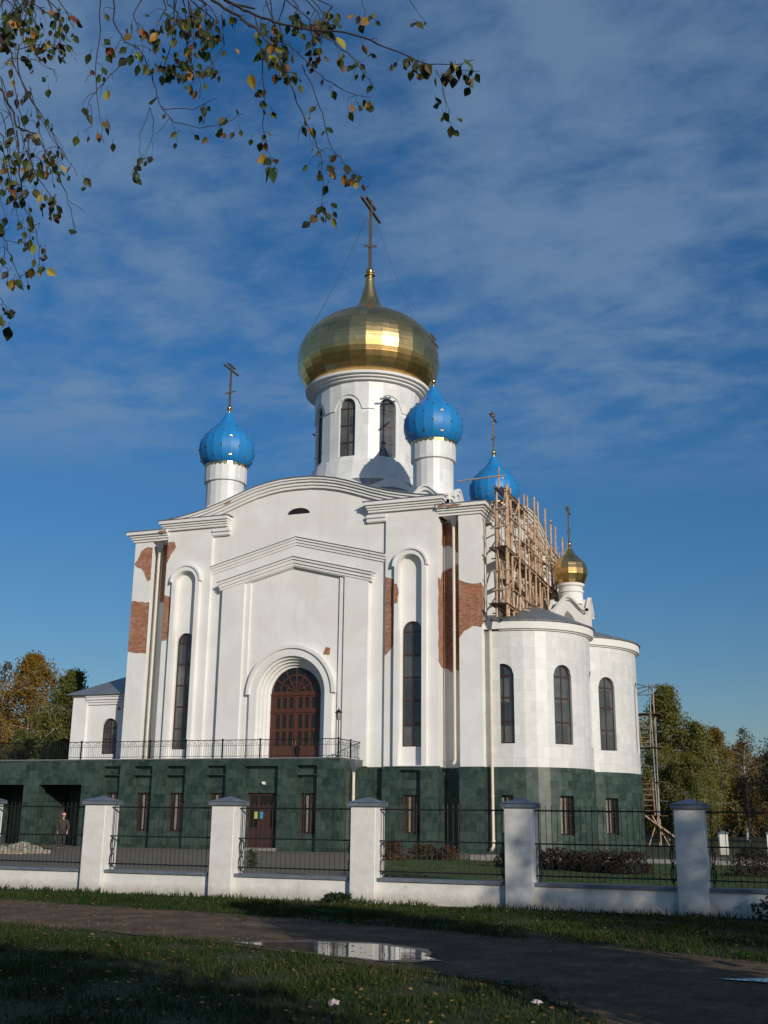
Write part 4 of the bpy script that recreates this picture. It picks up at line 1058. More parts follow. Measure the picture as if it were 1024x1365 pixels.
def panel(a, b, y=-37.7):
    w = MB(); w.box(a, b, y-.12, y+.12, -.25, .40); o = w.build('base_wall', 'fplaster', fence)
    c = MB(); c.box(a, b, y-.17, y+.17, .402, .46); c.build('coping', 'bluecap', o)
    r = MB()
    for z, t in ((.58, .022), (1.15, .022), (1.75, .024)): r.box(a, b, y-.016, y+.016, z-t*.6, z+t*.6)
    n = 24
    for i in range(1, n):
        x = a+(b-a)*i/n; r.tube((x, y, .50), (x, y, 1.81), .0065, n=5, cap=False); r.tube((x, y, 1.81), (x, y, 1.86), .010, .001, n=5, cap=False)
    r.build('iron_railing', 'iron', fence)
    for x, sg in ((a+.02, 1), (b-.02, -1)):
        s = MB()
        pts = [(x+sg*(.06+.05*math.sin(2*PI*k/16)), y-.02, .52+.62*k/16) for k in range(17)]; s.poly(pts, .010, n=5)
        pts = [(x+sg*(.06-.05*math.sin(2*PI*k/16)), y-.02, .52+.62*k/16) for k in range(17)]; s.poly(pts, .010, n=5)
        s.tube((x+sg*.06, y-.02, .46), (x+sg*.06, y-.02, 1.78), .010, n=6)
        s.build('scroll_bracket', 'iron', fence)
for a, b_ in zip(FX, FX[1:]): panel(a+.266, b_-.266)

# far fence beyond the courtyard
ff = empty('far_fence', (23.4, 6.5, gz(6.5)), 'distant row of short white posts with green caps past the right side of the church', 'fence')
for k in range(1, 6):
    x, y = 20.8+2.45*k, 5.6+1.8*k-.6; z = gz(y)
    m = MB(); m.box(x-.23, x+.23, y-.23, y+.23, z, z+1.1); o = m.build('fence_post', 'fplaster', ff)
    c = MB(); c.box(x-.29, x+.29, y-.29, y+.29, z+1.1, z+1.16); c.add([(x-.29, y-.29, z+1.161), (x+.29, y-.29, z+1.161), (x+.29, y+.29, z+1.161), (x-.29, y+.29, z+1.161), (x, y, z+1.28)], [(0, 1, 4), (1, 2, 4), (2, 3, 4), (3, 0, 4)]); c.build('post_cap', 'bluecap', o)
    if k < 5:
        m = MB()
        for zz in (.35, .85): m.tube((x, y, z+zz), (x+2.45, y+1.8, z+zz), .02, n=5)
        for q in range(1, 12): m.tube((x+2.45*q/12, y+1.8*q/12, z+.2), (x+2.45*q/12, y+1.8*q/12, z+1.0), .01, n=4)
        m.build('fence_rail', 'iron', ff)
kb = MB(); rs = random.Random(4); x = 13.5
while x < 34:
    w = rs.uniform(.3, .6); kb.box(x, x+w-.03, -9.6+rs.uniform(-.05, .05), -9.25, -.2, .02+rs.uniform(-.03, .05)); x += w
tag(kb.build('kerb', 'conc'), 'line of rough grey kerb stones across the lawn behind the fence', 'kerb')

# ================================================================== PLANTS, RUBBLE
def bush(name, c, rx, ry, h, n, cols, label, cat, seed, leaf=.05, group=None):
    rs = np.random.RandomState(seed); b0 = Vector((c[0], c[1], gz(c[1]))); root = empty(name, b0, label, cat, group)
    st = MB()
    for k in range(14):
        a = rs.uniform(0, 2*PI); q = rs.uniform(.2, .8); st.tube(b0, b0+Vector((math.cos(a)*rx*q, math.sin(a)*ry*q, h*rs.uniform(.5, .9))), .012, .004, 5)
    st.build('stems', 'twig', root)
    L = MB(); tint = []
    for k in range(n):
        a = rs.uniform(0, 2*PI); q = rs.uniform(0, 1)**.45; zz = rs.uniform(0.05, 1)
        lump = 1+.3*noise.noise(Vector((math.cos(a)*2+seed, math.sin(a)*2, zz*3)))
        r_ = math.sqrt(max(0.02, 1-(zz*.95)**2))*q*lump
        p = b0+Vector((math.cos(a)*rx*r_, math.sin(a)*ry*r_, h*zz*lump)); d = Vector(rs.normal(0, 1, 3)).normalized(); e = d.orthogonal().normalized()
        l = leaf*rs.uniform(.6, 1.4); L.add([p-d*l, p+e*l*.5, p+d*l, p-e*l*.5], [(0, 1, 2, 3)])
        tint += [tuple(np.array(cols[rs.randint(len(cols))])*rs.uniform(.7, 1.3))]*4
    o = L.build('foliage', 'leaf', root, clean=False)
    at = o.data.color_attributes.new('tint', 'FLOAT_COLOR', 'POINT'); at.data.foreach_set('color', np.array([(*t, 1) for t in tint], np.float32).ravel())
    return root
RED = [(.11, .022, .016), (.17, .04, .018), (.08, .035, .018), (.05, .05, .018), (.04, .045, .018)]
DRK = [(.035, .016, .013), (.024, .022, .012), (.03, .026, .014), (.055, .02, .014)]
GRN = [(.03, .05, .015), (.05, .07, .02), (.04, .055, .02)]
bush('flower_bush', (11.2, -13.8, 0), .75, .6, .75, 900, RED, 'reddish flowering bush at the left end of the lawn', 'bush', 1, .06, 'bushes on the lawn')
bush('flower_bush', (12.15, -11.9, 0), 1.0, .6, .6, 900, RED+GRN, 'low wide bush with red and orange flowers in front of the green plinth', 'bush', 2, .06, 'bushes on the lawn')
bush('flower_bush', (13.25, -12.2, 0), .55, .5, .62, 500, RED, 'small round red bush beside the wide flowering one', 'bush', 3, .06, 'bushes on the lawn')
for k in range(6):
    bush('hedge_bush', (17.55+.95*k, -18.2-.75*k, 0), .8, .7, .60+.05*(k % 3), 900, DRK, ['dark red hedge bush just right of the fourth fence pillar', 'second dark hedge bush from the left behind the railings', 'third dark hedge bush, slightly taller, behind the railings', 'fourth dark hedge bush behind the railings', 'fifth dark hedge bush behind the railings', 'rightmost dark hedge bush of the row behind the railings'][k], 'bush', 10+k, .05, 'dark hedge bushes behind the fence')
bush('hedge_bush', (26.0, -21.0, 0), .9, .8, .85, 1000, DRK, 'dark rounded shrub behind the railings at the right edge', 'bush', 21, .05)
bush('shrub', (10.3, -24.6, 0), .22, .22, .55, 260, GRN, 'thin little shrub on the paving in front of the lower door', 'shrub', 22, .04)
bush('weed_clump', (19.1, -38.25, 0), .36, .22, .17, 500, [(.02, .05, .015), (.03, .06, .02)], 'dark leafy weeds at the foot of the third fence pillar', 'weeds', 23, .035)
bush('weed_clump', (27.2, -38.4, 0), .5, .35, .42, 600, [(.02, .04, .015), (.03, .05, .02)], 'tall dark weeds against the fence at the right edge', 'weeds', 24, .04)
rp = MB(); rs = random.Random(3)
for k in range(260):
    a = rs.uniform(0, 2*PI); q = rs.uniform(0, 1)**.6; x = -6.1+math.cos(a)*1.5*q; y = -15.6+math.sin(a)*.9*q; s_ = rs.uniform(.05, .16)
    z = -.12+.4*(1-q)*rs.uniform(.5, 1)
    vs = [Vector(p) for p in box_pts(-s_, s_, -s_*.8, s_*.8, -s_*.6, s_*.6)]
    R = Matrix.Rotation(rs.uniform(0, 6), 3, Vector((rs.random(), rs.random(), rs.random())).normalized())
    rp.add([R @ (v*rs.uniform(.7, 1.2))+Vector((x, y, z)) for v in vs], BOXF)
tag(rp.build('rubble_heap', 'rubble'), 'heap of pale broken stone on the paving at the left edge', 'rubble', kind='stuff')
bd = MB(); bd.box(-7.9, -5.0, -17.0, -16.8, -.17, -.09); tag(bd.build('plank', 'pole'), 'pale timber plank lying in front of the rubble heap', 'plank')

# litter and fallen leaves
def crumple(name, c, r, mat, label, seed):
    bm = bmesh.new(); bmesh.ops.create_icosphere(bm, subdivisions=3, radius=r); 
    for v in bm.verts:
        k = noise.noise(v.co/r*1.6+Vector((seed, 0, 0)))*.9; v.co = Vector((v.co.x*(1+k), v.co.y*(1+k)*.8, v.co.z*(.45+k*.5)))
    me_ = bpy.data.meshes.new(name); bm.to_mesh(me_); bm.free(); me_.materials.append(mat)
    o = bpy.data.objects.new(name, me_); o.location = c; COL.objects.link(o); return tag(o, label, 'litter')
crumple('crumpled_paper', (23.72, -49.35, .045), .045, simple('soiled_paper', (.50, .40, .38), .8, 0, .2, 30), 'crumpled pinkish white paper lying in the near grass', 1)
crumple('plastic_scrap', (25.34, -48.55, .04), .04, simple('pale_plastic', (.62, .50, .46), .5, 0, .2, 30), 'small pale plastic scrap at the grass edge by the road', 2)
crumple('green_packet', (24.79, -47.42, .03), .07, simple('green_foil', (.01, .085, .045), .35, 0, .3, 20), 'flattened dark green packet at the edge of the dirt road', 3)

def leaf_verts(p, d, n_, L, wd):
    """an ovate pointed leaf folded along its rib"""
    d = d.normalized(); s = d.cross(n_).normalized(); n2 = s.cross(d)
    prof = [(0, 0), (.18, .62), (.38, 1), (.62, .78), (.85, .32), (1, 0)]
    rib = [p+d*(L*t)-n2*(L*.10*math.sin(t*2.4)) for t, _ in prof]
    vs = list(rib); fs = []
    for sg in (1, -1):
        b0 = len(vs)
        for i in range(1, 5): vs.append(rib[i]+s*(sg*wd*.5*prof[i][1])+n2*(wd*.16*prof[i][1]))
        ids = [0]+[b0+i for i in range(4)]+[5]
        for i in range(5):
            q = [i, i+1, ids[i+1], ids[i]]; q = list(dict.fromkeys(q)); fs.append(tuple(q))
    return vs, fs
fl_ = MB(); tint = []; rs = random.Random(11)
road_np = roadpoly
for k in range(2600):
    a = rs.uniform(rad(0), rad(40)); dd = rs.uniform(6.5, 24); x = CP.x-math.sin(a)*dd; y = CP.y+math.cos(a)*dd
    if y > -38.2: continue
    onroad = inpoly(np.array([x]), np.array([y]), road_np)[0]
    if onroad and rs.random() < .6: continue
    if rs.random() > .62+.6*noise.noise(Vector((x*.5, y*.5, 1))): continue
    p = Vector((x, y, .035 if not onroad else .03)); az = rs.uniform(0, 2*PI)
    v_, f_ = leaf_verts(p, Vector((math.cos(az), math.sin(az), rs.uniform(-.2, .4))), Vector((rs.uniform(-.5, .5), rs.uniform(-.5, .5), 1)).normalized(), rs.uniform(.035, .06), rs.uniform(.03, .045))
    fl_.add(v_, f_); c = rs.choice([(.42, .22, .05), (.36, .16, .04), (.25, .12, .04), (.5, .32, .08), (.16, .08, .035)]); tint += [c]*len(v_)
o = fl_.build('fallen_leaves', 'leaf', clean=False); tag(o, 'yellow and brown birch leaves scattered over the grass', 'leaves', kind='stuff')
o.data.color_attributes.new('tint', 'FLOAT_COLOR', 'POINT').data.foreach_set('color', np.array([(*t, 1) for t in tint], np.float32).ravel())

# ================================================================== TREES
def grow(seed, h, r0, spread=.36, drop=.25, crown0=.18, nb=34, dens=150, leafs=.13, slim=1.0, top=.98, sparse=0.0):
    """returns trunk+limbs mesh builder and crown builder; base at the origin"""
    rs = random.Random(seed); T = MB(); L = MB(); pts = []
    x = y = 0; n = 14
    for i in range(n+1):
        t = i/n; pts.append(Vector((x, y, h*top*t))); x += rs.uniform(-.03, .03)*h*.2; y += rs.uniform(-.03, .03)*h*.2
    T.poly(pts, r0, r0*.12, 8)
    def at(t):
        f = t*n; i = min(n-1, int(f)); return pts[i].lerp(pts[i+1], f-i)
    def leafcl(p, rad_, cnt):
        for _ in range(cnt):
            v = Vector((rs.gauss(0, 1), rs.gauss(0, 1), rs.gauss(0, 1)))*rad_*.5+p
            v.z -= abs(rs.gauss(0, 1))*rad_*.25
            d = Vector((rs.gauss(0, 1), rs.gauss(0, 1), rs.gauss(0, 1)-.6)).normalized(); e = d.orthogonal().normalized(); e.rotate(Matrix.Rotation(rs.uniform(0, PI), 3, d))
            s_ = leafs*rs.uniform(.5, 1.35); L.add([v-d*s_, v+e*s_*.55, v+d*s_, v-e*s_*.55], [(0, 1, 2, 3)])
    for b_ in range(nb):
        t = crown0+(1-crown0)*(b_+rs.random())/nb; t = min(t, .985)
        prof_ = (math.sin(PI*min(1, (t-crown0)/(1-crown0)*.82+.14)))**.8
        ln = h*spread*slim*prof_*rs.uniform(.65, 1.15); a = b_*2.4+rs.uniform(-.5, .5)
        p = at(t); d = Vector((math.cos(a), math.sin(a), rs.uniform(.35, .95))); q = [p]; segs = 6
        for k in range(segs):
            d = (d+Vector((rs.uniform(-.15, .15), rs.uniform(-.15, .15), -drop*(k/segs)))).normalized(); p = p+d*ln/segs; q.append(p)
        T.poly(q, r0*.22*(1.15-t), .012, 5)
        for k in range(2, segs+1):
            if rs.random() < sparse: continue
            leafcl(q[k]+Vector((0, 0, -.1)), ln*.22+.35, int(dens/segs))
            for _ in range(2):
                dd = Vector((rs.uniform(-1, 1), rs.uniform(-1, 1), rs.uniform(-1.3, .5))).normalized()*ln*rs.uniform(.2, .4)
                e = q[k]+dd; T.tube(q[k], e, .018, .006, 4, cap=False); leafcl(e, ln*.14+.25, int(dens/segs*.6))
                if drop > .3:
                    e2 = e+Vector((rs.uniform(-.1, .1), rs.uniform(-.1, .1), -ln*rs.uniform(.15, .4))); leafcl(e2, ln*.10+.2, int(dens/segs*.4)); T.tube(e, e2, .008, .004, 4, cap=False)
    leafcl(at(.99), h*.03, int(dens*.3))
    return T, L
def proto(name, cat, seed, h, r0, leafm, bark='bark', **k):
    T, L = grow(seed, h, r0, **k); root = empty(name, (0, 0, 0), 'x', cat)
    T.build('trunk', bark, root, smooth=50, clean=False); L.build('crown', leafm, root, clean=False); return root
P = {'gold': proto('birch_tree', 'tree', 1, 16, .20, 'autumn', spread=.27, drop=.5, dens=230, nb=44),
     'green': proto('birch_tree', 'tree', 2, 16, .20, 'greenleaf', spread=.22, drop=.45, dens=230, nb=48, slim=.9),
     'mixed': proto('birch_tree', 'tree', 5, 13, .17, 'greenleaf', spread=.34, drop=.4, dens=240, nb=40, crown0=.1),
     'bare': proto('bare_birch_tree', 'tree', 7, 15, .18, 'darkleaf', spread=.2, drop=.2, dens=46, nb=46, slim=.9, sparse=.35),
     'shade': proto('dense_tree', 'tree', 13, 10, .2, 'darkleaf', bark='twig', spread=.33, drop=.1, dens=330, nb=56, crown0=.06, leafs=.20),
     'dark': proto('dark_tree', 'tree', 9, 12, .18, 'darkleaf', bark='twig', spread=.36, drop=.1, dens=230, nb=44, crown0=.08)}
used = set()
def plant(kind, x, y, h, rz, label, group):
    base = {'gold': 16, 'green': 16, 'mixed': 13, 'bare': 15, 'dark': 12, 'shade': 10}[kind]; s_ = h/base
    if kind not in used:
        used.add(kind); r = P[kind]; r.location = (x, y, gz(y)); r.rotation_euler = (0, 0, rz); r.scale = (s_,)*3; r['label'] = label; r['group'] = group; LOC[r.name] = Vector((x, y, 0)); return r
    return dup(P[kind], (x, y, gz(y)), rz, s_, label, group)
GL, GR = 'trees beyond the terrace on the left', 'trees beyond the courtyard on the right'
plant('gold', -44.5, 33, 17.6, .3, 'tall golden birch rising highest left of the annex', GL)
plant('green', -23.4, 10.5, 12.4, 1.2, 'green and gold birch standing closest to the annex', GL)
plant('gold', -47.8, 28, 13.0, 2.2, 'orange birch at the left edge behind the terrace railing', GL)
plant('bare', -51.5, 38, 17.6, .5, 'thin grey half-bare birch at the far left edge', GL)
plant('mixed', -45.6, 26, 10.5, 4.0, 'low bushy tree in front of the tall golden birch', GL)
plant('dark', -41.0, 24, 7.5, 1.4, 'short dark tree just left of the annex wall', GL)
plant('dark', -50.0, 24, 8.5, .4, 'dark low tree at the left edge above the railing', GL)
plant('dark', -45.5, 31, 8.0, 2.4, 'dark undergrowth tree under the tall golden birch', GL)
plant('dark', -47.9, 33, 9.0, 3.4, 'dark low tree between the golden birch and the left edge', GL)
plant('mixed', -42.5, 30, 9.5, 5.2, 'low leafy tree under the green and gold birch', GL)
plant('bare', -37.8, 42, 14.6, 3.1, 'faint thin tree whose tip shows over the annex roof', GL)
plant('green', 16.0, 45, 13.9, .4, 'tall green birch directly behind the scaffold tower', GR)
plant('mixed', 18.6, 44, 10.3, 1.9, 'green leafy tree right of the tall birch', GR)
plant('gold', 20.1, 50, 10.3, 2.6, 'golden birch above the right fence pillar', GR)
plant('mixed', 16.3, 40, 8.0, 3.3, 'low dense green tree behind the foot of the scaffold tower', GR)
plant('bare', 22.6, 50, 10.2, 1.0, 'slim sparse tree with a pointed top against the sky on the right', GR)
plant('dark', 26.4, 52, 9.6, .7, 'dark bushy tree cut by the right edge of the picture', GR)
plant('gold', 21.9, 60, 9.6, 5.0, 'brownish gold tree between the pillar and the slim sparse tree', GR)
plant('bare', 24.5, 60, 8.8, 2.0, 'brown sparse tree left of the dark bushy tree', GR)
plant('dark', 23.6, 66, 8.4, 3.2, 'low dark tree behind the short white posts', GR)
plant('mixed', 19.0, 38, 7.2, 4.1, 'small bushy tree behind the right fence pillar', GR)
plant('dark', 28.6, 44, 8.0, 4.4, 'dark tree just outside the right side behind the lawn', GR)
# far-off wood closing the horizon
def wood(name, arcs, label, seed):
    rs = random.Random(seed); L = MB()
    for (x0, x1, y0, y1, h, n) in arcs:
        for _ in range(n):
            x = rs.uniform(x0, x1); y = rs.uniform(y0, y1); hh = h*(.75+.5*noise.noise(Vector((x*.12, y*.05, seed))))
            z = rs.uniform(0, 1)**.8*hh; d = Vector((rs.gauss(0, 1), rs.gauss(0, 1), rs.gauss(0, 1))).normalized(); e = d.orthogonal().normalized(); s_ = rs.uniform(.25, .6); v = Vector((x, y, z-.2))
            L.add([v-d*s_, v+e*s_*.6, v+d*s_, v-e*s_*.6], [(0, 1, 2, 3)])
    o = L.build(name, 'darkleaf', clean=False); return tag(o, label, 'woodland', kind='stuff')
wood('distant_wood', [(-98, -56, 55, 80, 17, 42000), (8, 60, 78, 96, 7.5, 14000)], 'brownish distant wood closing the horizon behind the trees', 2)
# trees standing outside the frame, on the sunny side of the road, that shade the foreground
GS = 'trees along the road outside the picture'
SH = []

# ================================================================== OVERHANGING BIRCH
def at_(px, py, d):
    r = fw+cr*((px-512)/CF)-cu*((py-682.5)/CF); return CP+r.normalized()*d
near = empty('birch_tree', (22.6, -58.3, 0), 'birch whose drooping leafy twigs hang into the top left of the sky', 'tree')
tw = MB(); lf = MB(); tint = []; rs = random.Random(21)
trunkpts = [Vector((22.6, -58.3, 0)), Vector((22.65, -58.2, 1.5)), Vector((22.8, -58.05, 3.0)), Vector((23.0, -57.8, 4.6)), Vector((23.1, -57.7, 6.2)), Vector((23.3, -57.5, 8.2)), Vector((23.3, -57.4, 10.5))]
tk = MB(); tk.poly(trunkpts, .15, .05, 12)
hubA = at_(300, -190, 5.0); hubB = at_(-60, -160, 4.6); hubC = at_(-140, 60, 4.4)
tk.poly([trunkpts[3], trunkpts[3].lerp(hubA, .5)+Vector((0, 0, .35)), hubA], .05, .022, 7)
tk.poly([trunkpts[2], trunkpts[2].lerp(hubC, .5)+Vector((0, 0, .25)), hubC], .045, .02, 7)
tk.poly([trunkpts[3], trunkpts[3].lerp(hubB, .5)+Vector((0, 0, .3)), hubB], .045, .02, 7)
tk.build('trunk', 'bark', near, smooth=50)
PAL = [(.045, .065, .022), (.075, .095, .027), (.035, .05, .018), (.13, .13, .03), (.40, .30, .04), (.36, .18, .04), (.20, .09, .035), (.07, .042, .03), (.50, .35, .06)]
WT = [6, 6, 6, 4, 1.6, 1.8, 2, 3, .8]
LS = .9
def leaf(p, L=None, col=None, down=1):
    d = Vector((rs.uniform(-.6, .6), rs.uniform(-.6, .6), -rs.uniform(.3, 1.2)*down)); n_ = Vector((rs.uniform(-1, 1), rs.uniform(-1, .3), rs.uniform(-.4, .6))).normalized()
    if rs.random() < .75: n_ = (n_+(CP-p).normalized()*1.4).normalized()
    L = L or rs.uniform(.030, .056)*LS; pe = p+d.normalized()*rs.uniform(.01, .022); tw.tube(p, pe, .0009, .0007, 4, cap=False)
    v_, f_ = leaf_verts(pe, d, n_, L, L*rs.uniform(.55, .78)); lf.add(v_, f_)
    c = col or rs.choices(PAL, WT)[0]; c = tuple(k*rs.uniform(.75, 1.25) for k in c); tint.extend([c]*len(v_))
def twig(pts, d0, d1=None, r=.0032, r2=.0011, leaves=4, start=.25, clump=1, side=3):
    d1 = d0 if d1 is None else d1; n = len(pts); W3 = []
    for i, (a, b_) in enumerate(pts): W3.append(at_(a, b_, d0+(d1-d0)*i/(n-1)))
    fine = []
    for i in range(n-1):
        for k in range(3):
            q = W3[i].lerp(W3[i+1], k/3)
            if k: q += Vector((rs.uniform(-1, 1), rs.uniform(-1, 1), rs.uniform(-1, 1)))*.0055
            fine.append(q)
    fine.append(W3[-1]); tw.poly(fine, r, r2, 5)
    m = len(fine)
    for _ in range(side):
        i = rs.randrange(int(m*.2), m-1); e = fine[i]+Vector((rs.uniform(-.06, .06), rs.uniform(-.06, .06), -rs.uniform(.02, .07))); mid = fine[i].lerp(e, .5)+Vector((rs.uniform(-.015, .015), 0, .014))
        tw.poly([fine[i], mid, e], .0013, .0007, 4)
        if rs.random() < .5: leaf(e)
    for _ in range(leaves):
        i = rs.randrange(int(m*start), m-1); q0 = fine[i].lerp(fine[i+1], rs.random())
        for c in range(rs.randint(1, clump)): leaf(q0+Vector((rs.uniform(-.035, .035), rs.uniform(-.035, .035), rs.uniform(-.03, .0))))
    return fine
A = [(285, -200), (290, -60)]
twig([(290, -150), (282, 0), (309, 17), (340, 36)], 4.9, 4.8, .008, .005, 2)
twig([(300, -150), (299, 0), (340, 12)], 4.9, 4.8, .008, .004, 2)
twig([(299, 0), (320, 10), (340, 20), (366, 30), (413, 40), (459, 43), (493, 53), (519, 65), (546, 76), (572, 86), (605, 86), (632, 80)], 4.8, 4.3, .006, .0012, 26, .5, 3, 5)
twig([(605, 86), (609, 93), (640, 95)], 4.35, 4.3, .0018, .001, 3, .3, 2, 0)
twig([(582, 93), (590, 115), (596, 139), (600, 166)], 4.4, 4.4, .0016, .0008, 6, .2, 1, 1)
twig([(413, 40), (446, 56), (473, 80), (486, 100), (501, 121)], 4.7, 4.6, .003, .001, 7, .3, 2)
twig([(320, 25), (340, 37), (353, 53), (370, 73), (386, 110), (403, 150), (420, 186), (430, 216), (430, 259), (431, 298)], 4.7, 4.4, .0045, .001, 26, .15, 2, 9)
twig([(353, 47), (386, 60), (413, 86), (433, 106), (463, 123), (496, 130)], 4.8, 4.6, .0028, .001, 7, .1, 2, 4)
twig([(403, 86), (420, 126), (433, 166), (443, 199), (459, 219), (473, 232), (488, 237)], 4.7, 4.5, .0024, .001, 12, .2, 2, 4)
twig([(340, 20), (350, 80), (353, 133), (350, 166), (357, 199), (361, 216)], 4.8, 4.6, .0026, .0009, 11, .1, 2, 4)
twig([(296, 20), (299, 60), (282, 86), (266, 103), (266, 133)], 4.9, 4.7, .0024, .0012, 6, .2, 1, 3)
twig([(203, 100), (209, 126), (215, 143), (232, 163), (266, 171), (299, 163), (325, 151)], 4.6, 4.4, .0024, .001, 11, .3, 1, 3)
twig([(216, 146), (259, 146), (289, 131)], 4.6, 4.5, .0018, .001, 4, .2, 1, 1)
twig([(200, 143), (186, 179), (189, 212), (185, 222)], 4.6, 4.5, .0016, .0008, 3, .8, 2, 1)
twig([(200, 143), (205, 165), (204, 179), (193, 212)], 4.6, 4.6, .0016, .0008, 3, .8, 1, 1)
twig([(151, -20), (151, 27), (166, 56), (186, 66), (203, 100)], 4.7, 4.6, .003, .002, 8, .3, 2, 3)
twig([(166, 80), (139, 110), (118, 136), (116, 150)], 4.6, 4.5, .002, .0009, 2, .3, 1, 2)
twig([(134, -20), (134, 40), (128, 83), (129, 123), (133, 159), (139, 191)], 4.7, 4.5, .0026, .0009, 11, .1, 1, 3)
twig([(121, 139), (123, 169), (110, 175)], 4.5, 4.5, .0014, .0008, 2, .6, 1, 0)
for k in range(20):
    x = rs.uniform(180, 290) if k < 12 else rs.uniform(330, 440); y = rs.uniform(15, 110)
    twig([(rs.uniform(200, 250) if x < 300 else rs.uniform(340, 400), -30), (x+rs.uniform(-15, 15), y*.3), (x, y*.7), (x+rs.uniform(-8, 8), y)], 4.9, rs.uniform(4.5, 5), .003, .001, 6, .4, 3, 3)
twig([(540, -10), (553, 10), (567, 27)], 4.9, 4.9, .0016, .001, 3, .6, 1, 0)
twig([(480, -10), (486, 12), (488, 25)], 4.9, 4.9, .0016, .001, 6, .3, 2, 0)
# left cluster
LS = .78
twig([(26, 60), (26, 100), (44, 138), (64, 167), (74, 187), (85, 203), (103, 236)], 4.4, 4.2, .003, .001, 11, .2, 2, 4)
twig([(-10, 110), (5, 123), (15, 144), (22, 169), (36, 174), (51, 182), (64, 208), (77, 233), (87, 254), (95, 279), (99, 313)], 4.4, 4.2, .0045, .001, 12, .3, 1, 8)
twig([(92, 267), (103, 275), (113, 283)], 4.2, 4.2, .0012, .0007, 0, .3, 1, 0)
twig([(22, 174), (26, 223), (28, 254), (33, 279), (44, 292), (49, 318), (53, 354)], 4.3, 4.1, .003, .001, 18, .25, 2, 5)
twig([(38, 179), (41, 215), (51, 238), (67, 259), (69, 279)], 4.3, 4.2, .0024, .001, 12, .2, 2, 3)
twig([(0, 177), (10, 197), (15, 233), (20, 254)], 4.4, 4.3, .0024, .001, 8, .3, 2, 3)
twig([(0, 305), (5, 318), (15, 341), (26, 369), (33, 382)], 4.3, 4.2, .0024, .001, 7, .4, 2, 2)
twig([(5, 320), (20, 323), (33, 324)], 4.3, 4.3, .0014, .0008, 1, .5, 1, 0)
twig([(5, 323), (5, 346), (0, 364)], 4.3, 4.3, .0014, .0008, 0, .5, 1, 1)
twig([(-8, 390), (0, 397), (8, 408), (13, 420)], 4.2, 4.2, .0018, .001, 7, .3, 2, 1)
twig([(-20, 20), (10, 60), (23, 96), (50, 146), (66, 179), (83, 206)], 4.5, 4.3, .003, .001, 8, .2, 1, 4)
twig([(10, 80), (17, 78), (50, 80), (73, 93), (75, 110)], 4.5, 4.5, .002, .0008, 3, .2, 1, 2)
twig([(20, 66), (45, 60), (66, 58), (88, 62)], 4.5, 4.6, .002, .001, 5, .3, 2, 1)
for k in range(14):
    x = rs.uniform(0, 100); y = rs.uniform(20, 80)
    twig([(rs.uniform(-30, 100), -40), (x+rs.uniform(-10, 10), y*.4), (x, y)], 4.7, rs.uniform(4.4, 4.9), .003, .001, 6, .35, 2, 2)
for k in range(10):
    x = rs.uniform(-12, 60); y = rs.uniform(200, 300)
    twig([(x-20, y-110), (x-8, y-60), (x, y-25), (x+6, y)], 4.3, 4.2, .0018, .0009, 3, .4, 2, 2)
LS = 1.0
for a, b_, c in ((361, 226, 0), (9, 420, 2), (13, 436, 2), (6, 425, 7), (362, 222, 1), (8, 40, 2), (10, 30, 2), (7, 50, 7), (208, 135, 2), (209, 52, 8), (447, 52, 4), (332, 100, 5)):
    leaf(at_(a, b_-6, 4.4), .062, PAL[c])
tw.build('twigs', 'twig', near, clean=False)
lo = lf.build('leaves', 'leaf', near, clean=False)
lo.data.color_attributes.new('tint', 'FLOAT_COLOR', 'POINT').data.foreach_set('color', np.array([(*t, 1) for t in tint], np.float32).ravel())

# shading trees outside the frame (to the right, beside and behind the camera)
for i, (kind, x, y, h, rz, lab) in enumerate([
    ('bare', 48.7, -60.0, 14.0, .3, 'tall half-bare birch outside the picture, nearest the road'),
    ('bare', 46.2, -58.2, 12.5, 1.3, 'tall half-bare birch outside the picture, second in the row'),
    ('bare', 51.3, -60.8, 14.5, 2.6, 'tall half-bare birch outside the picture, third in the row'),
    ('bare', 53.6, -62.3, 15.5, 3.6, 'tall half-bare birch outside the picture, farthest to the right'),
    ('bare', 44.6, -55.6, 11.5, 4.6, 'tall half-bare birch outside the picture, first in the row'),
    ('shade', 31.6, -51.6, 5.2, 2.1, 'small dense roadside tree outside the picture, beside the dirt road'),
    ('shade', 33.0, -61.0, 5.8, 3.0, 'small dense tree outside the picture, beside the photographer')]):
    plant(kind, x, y, h, rz, lab, GS)

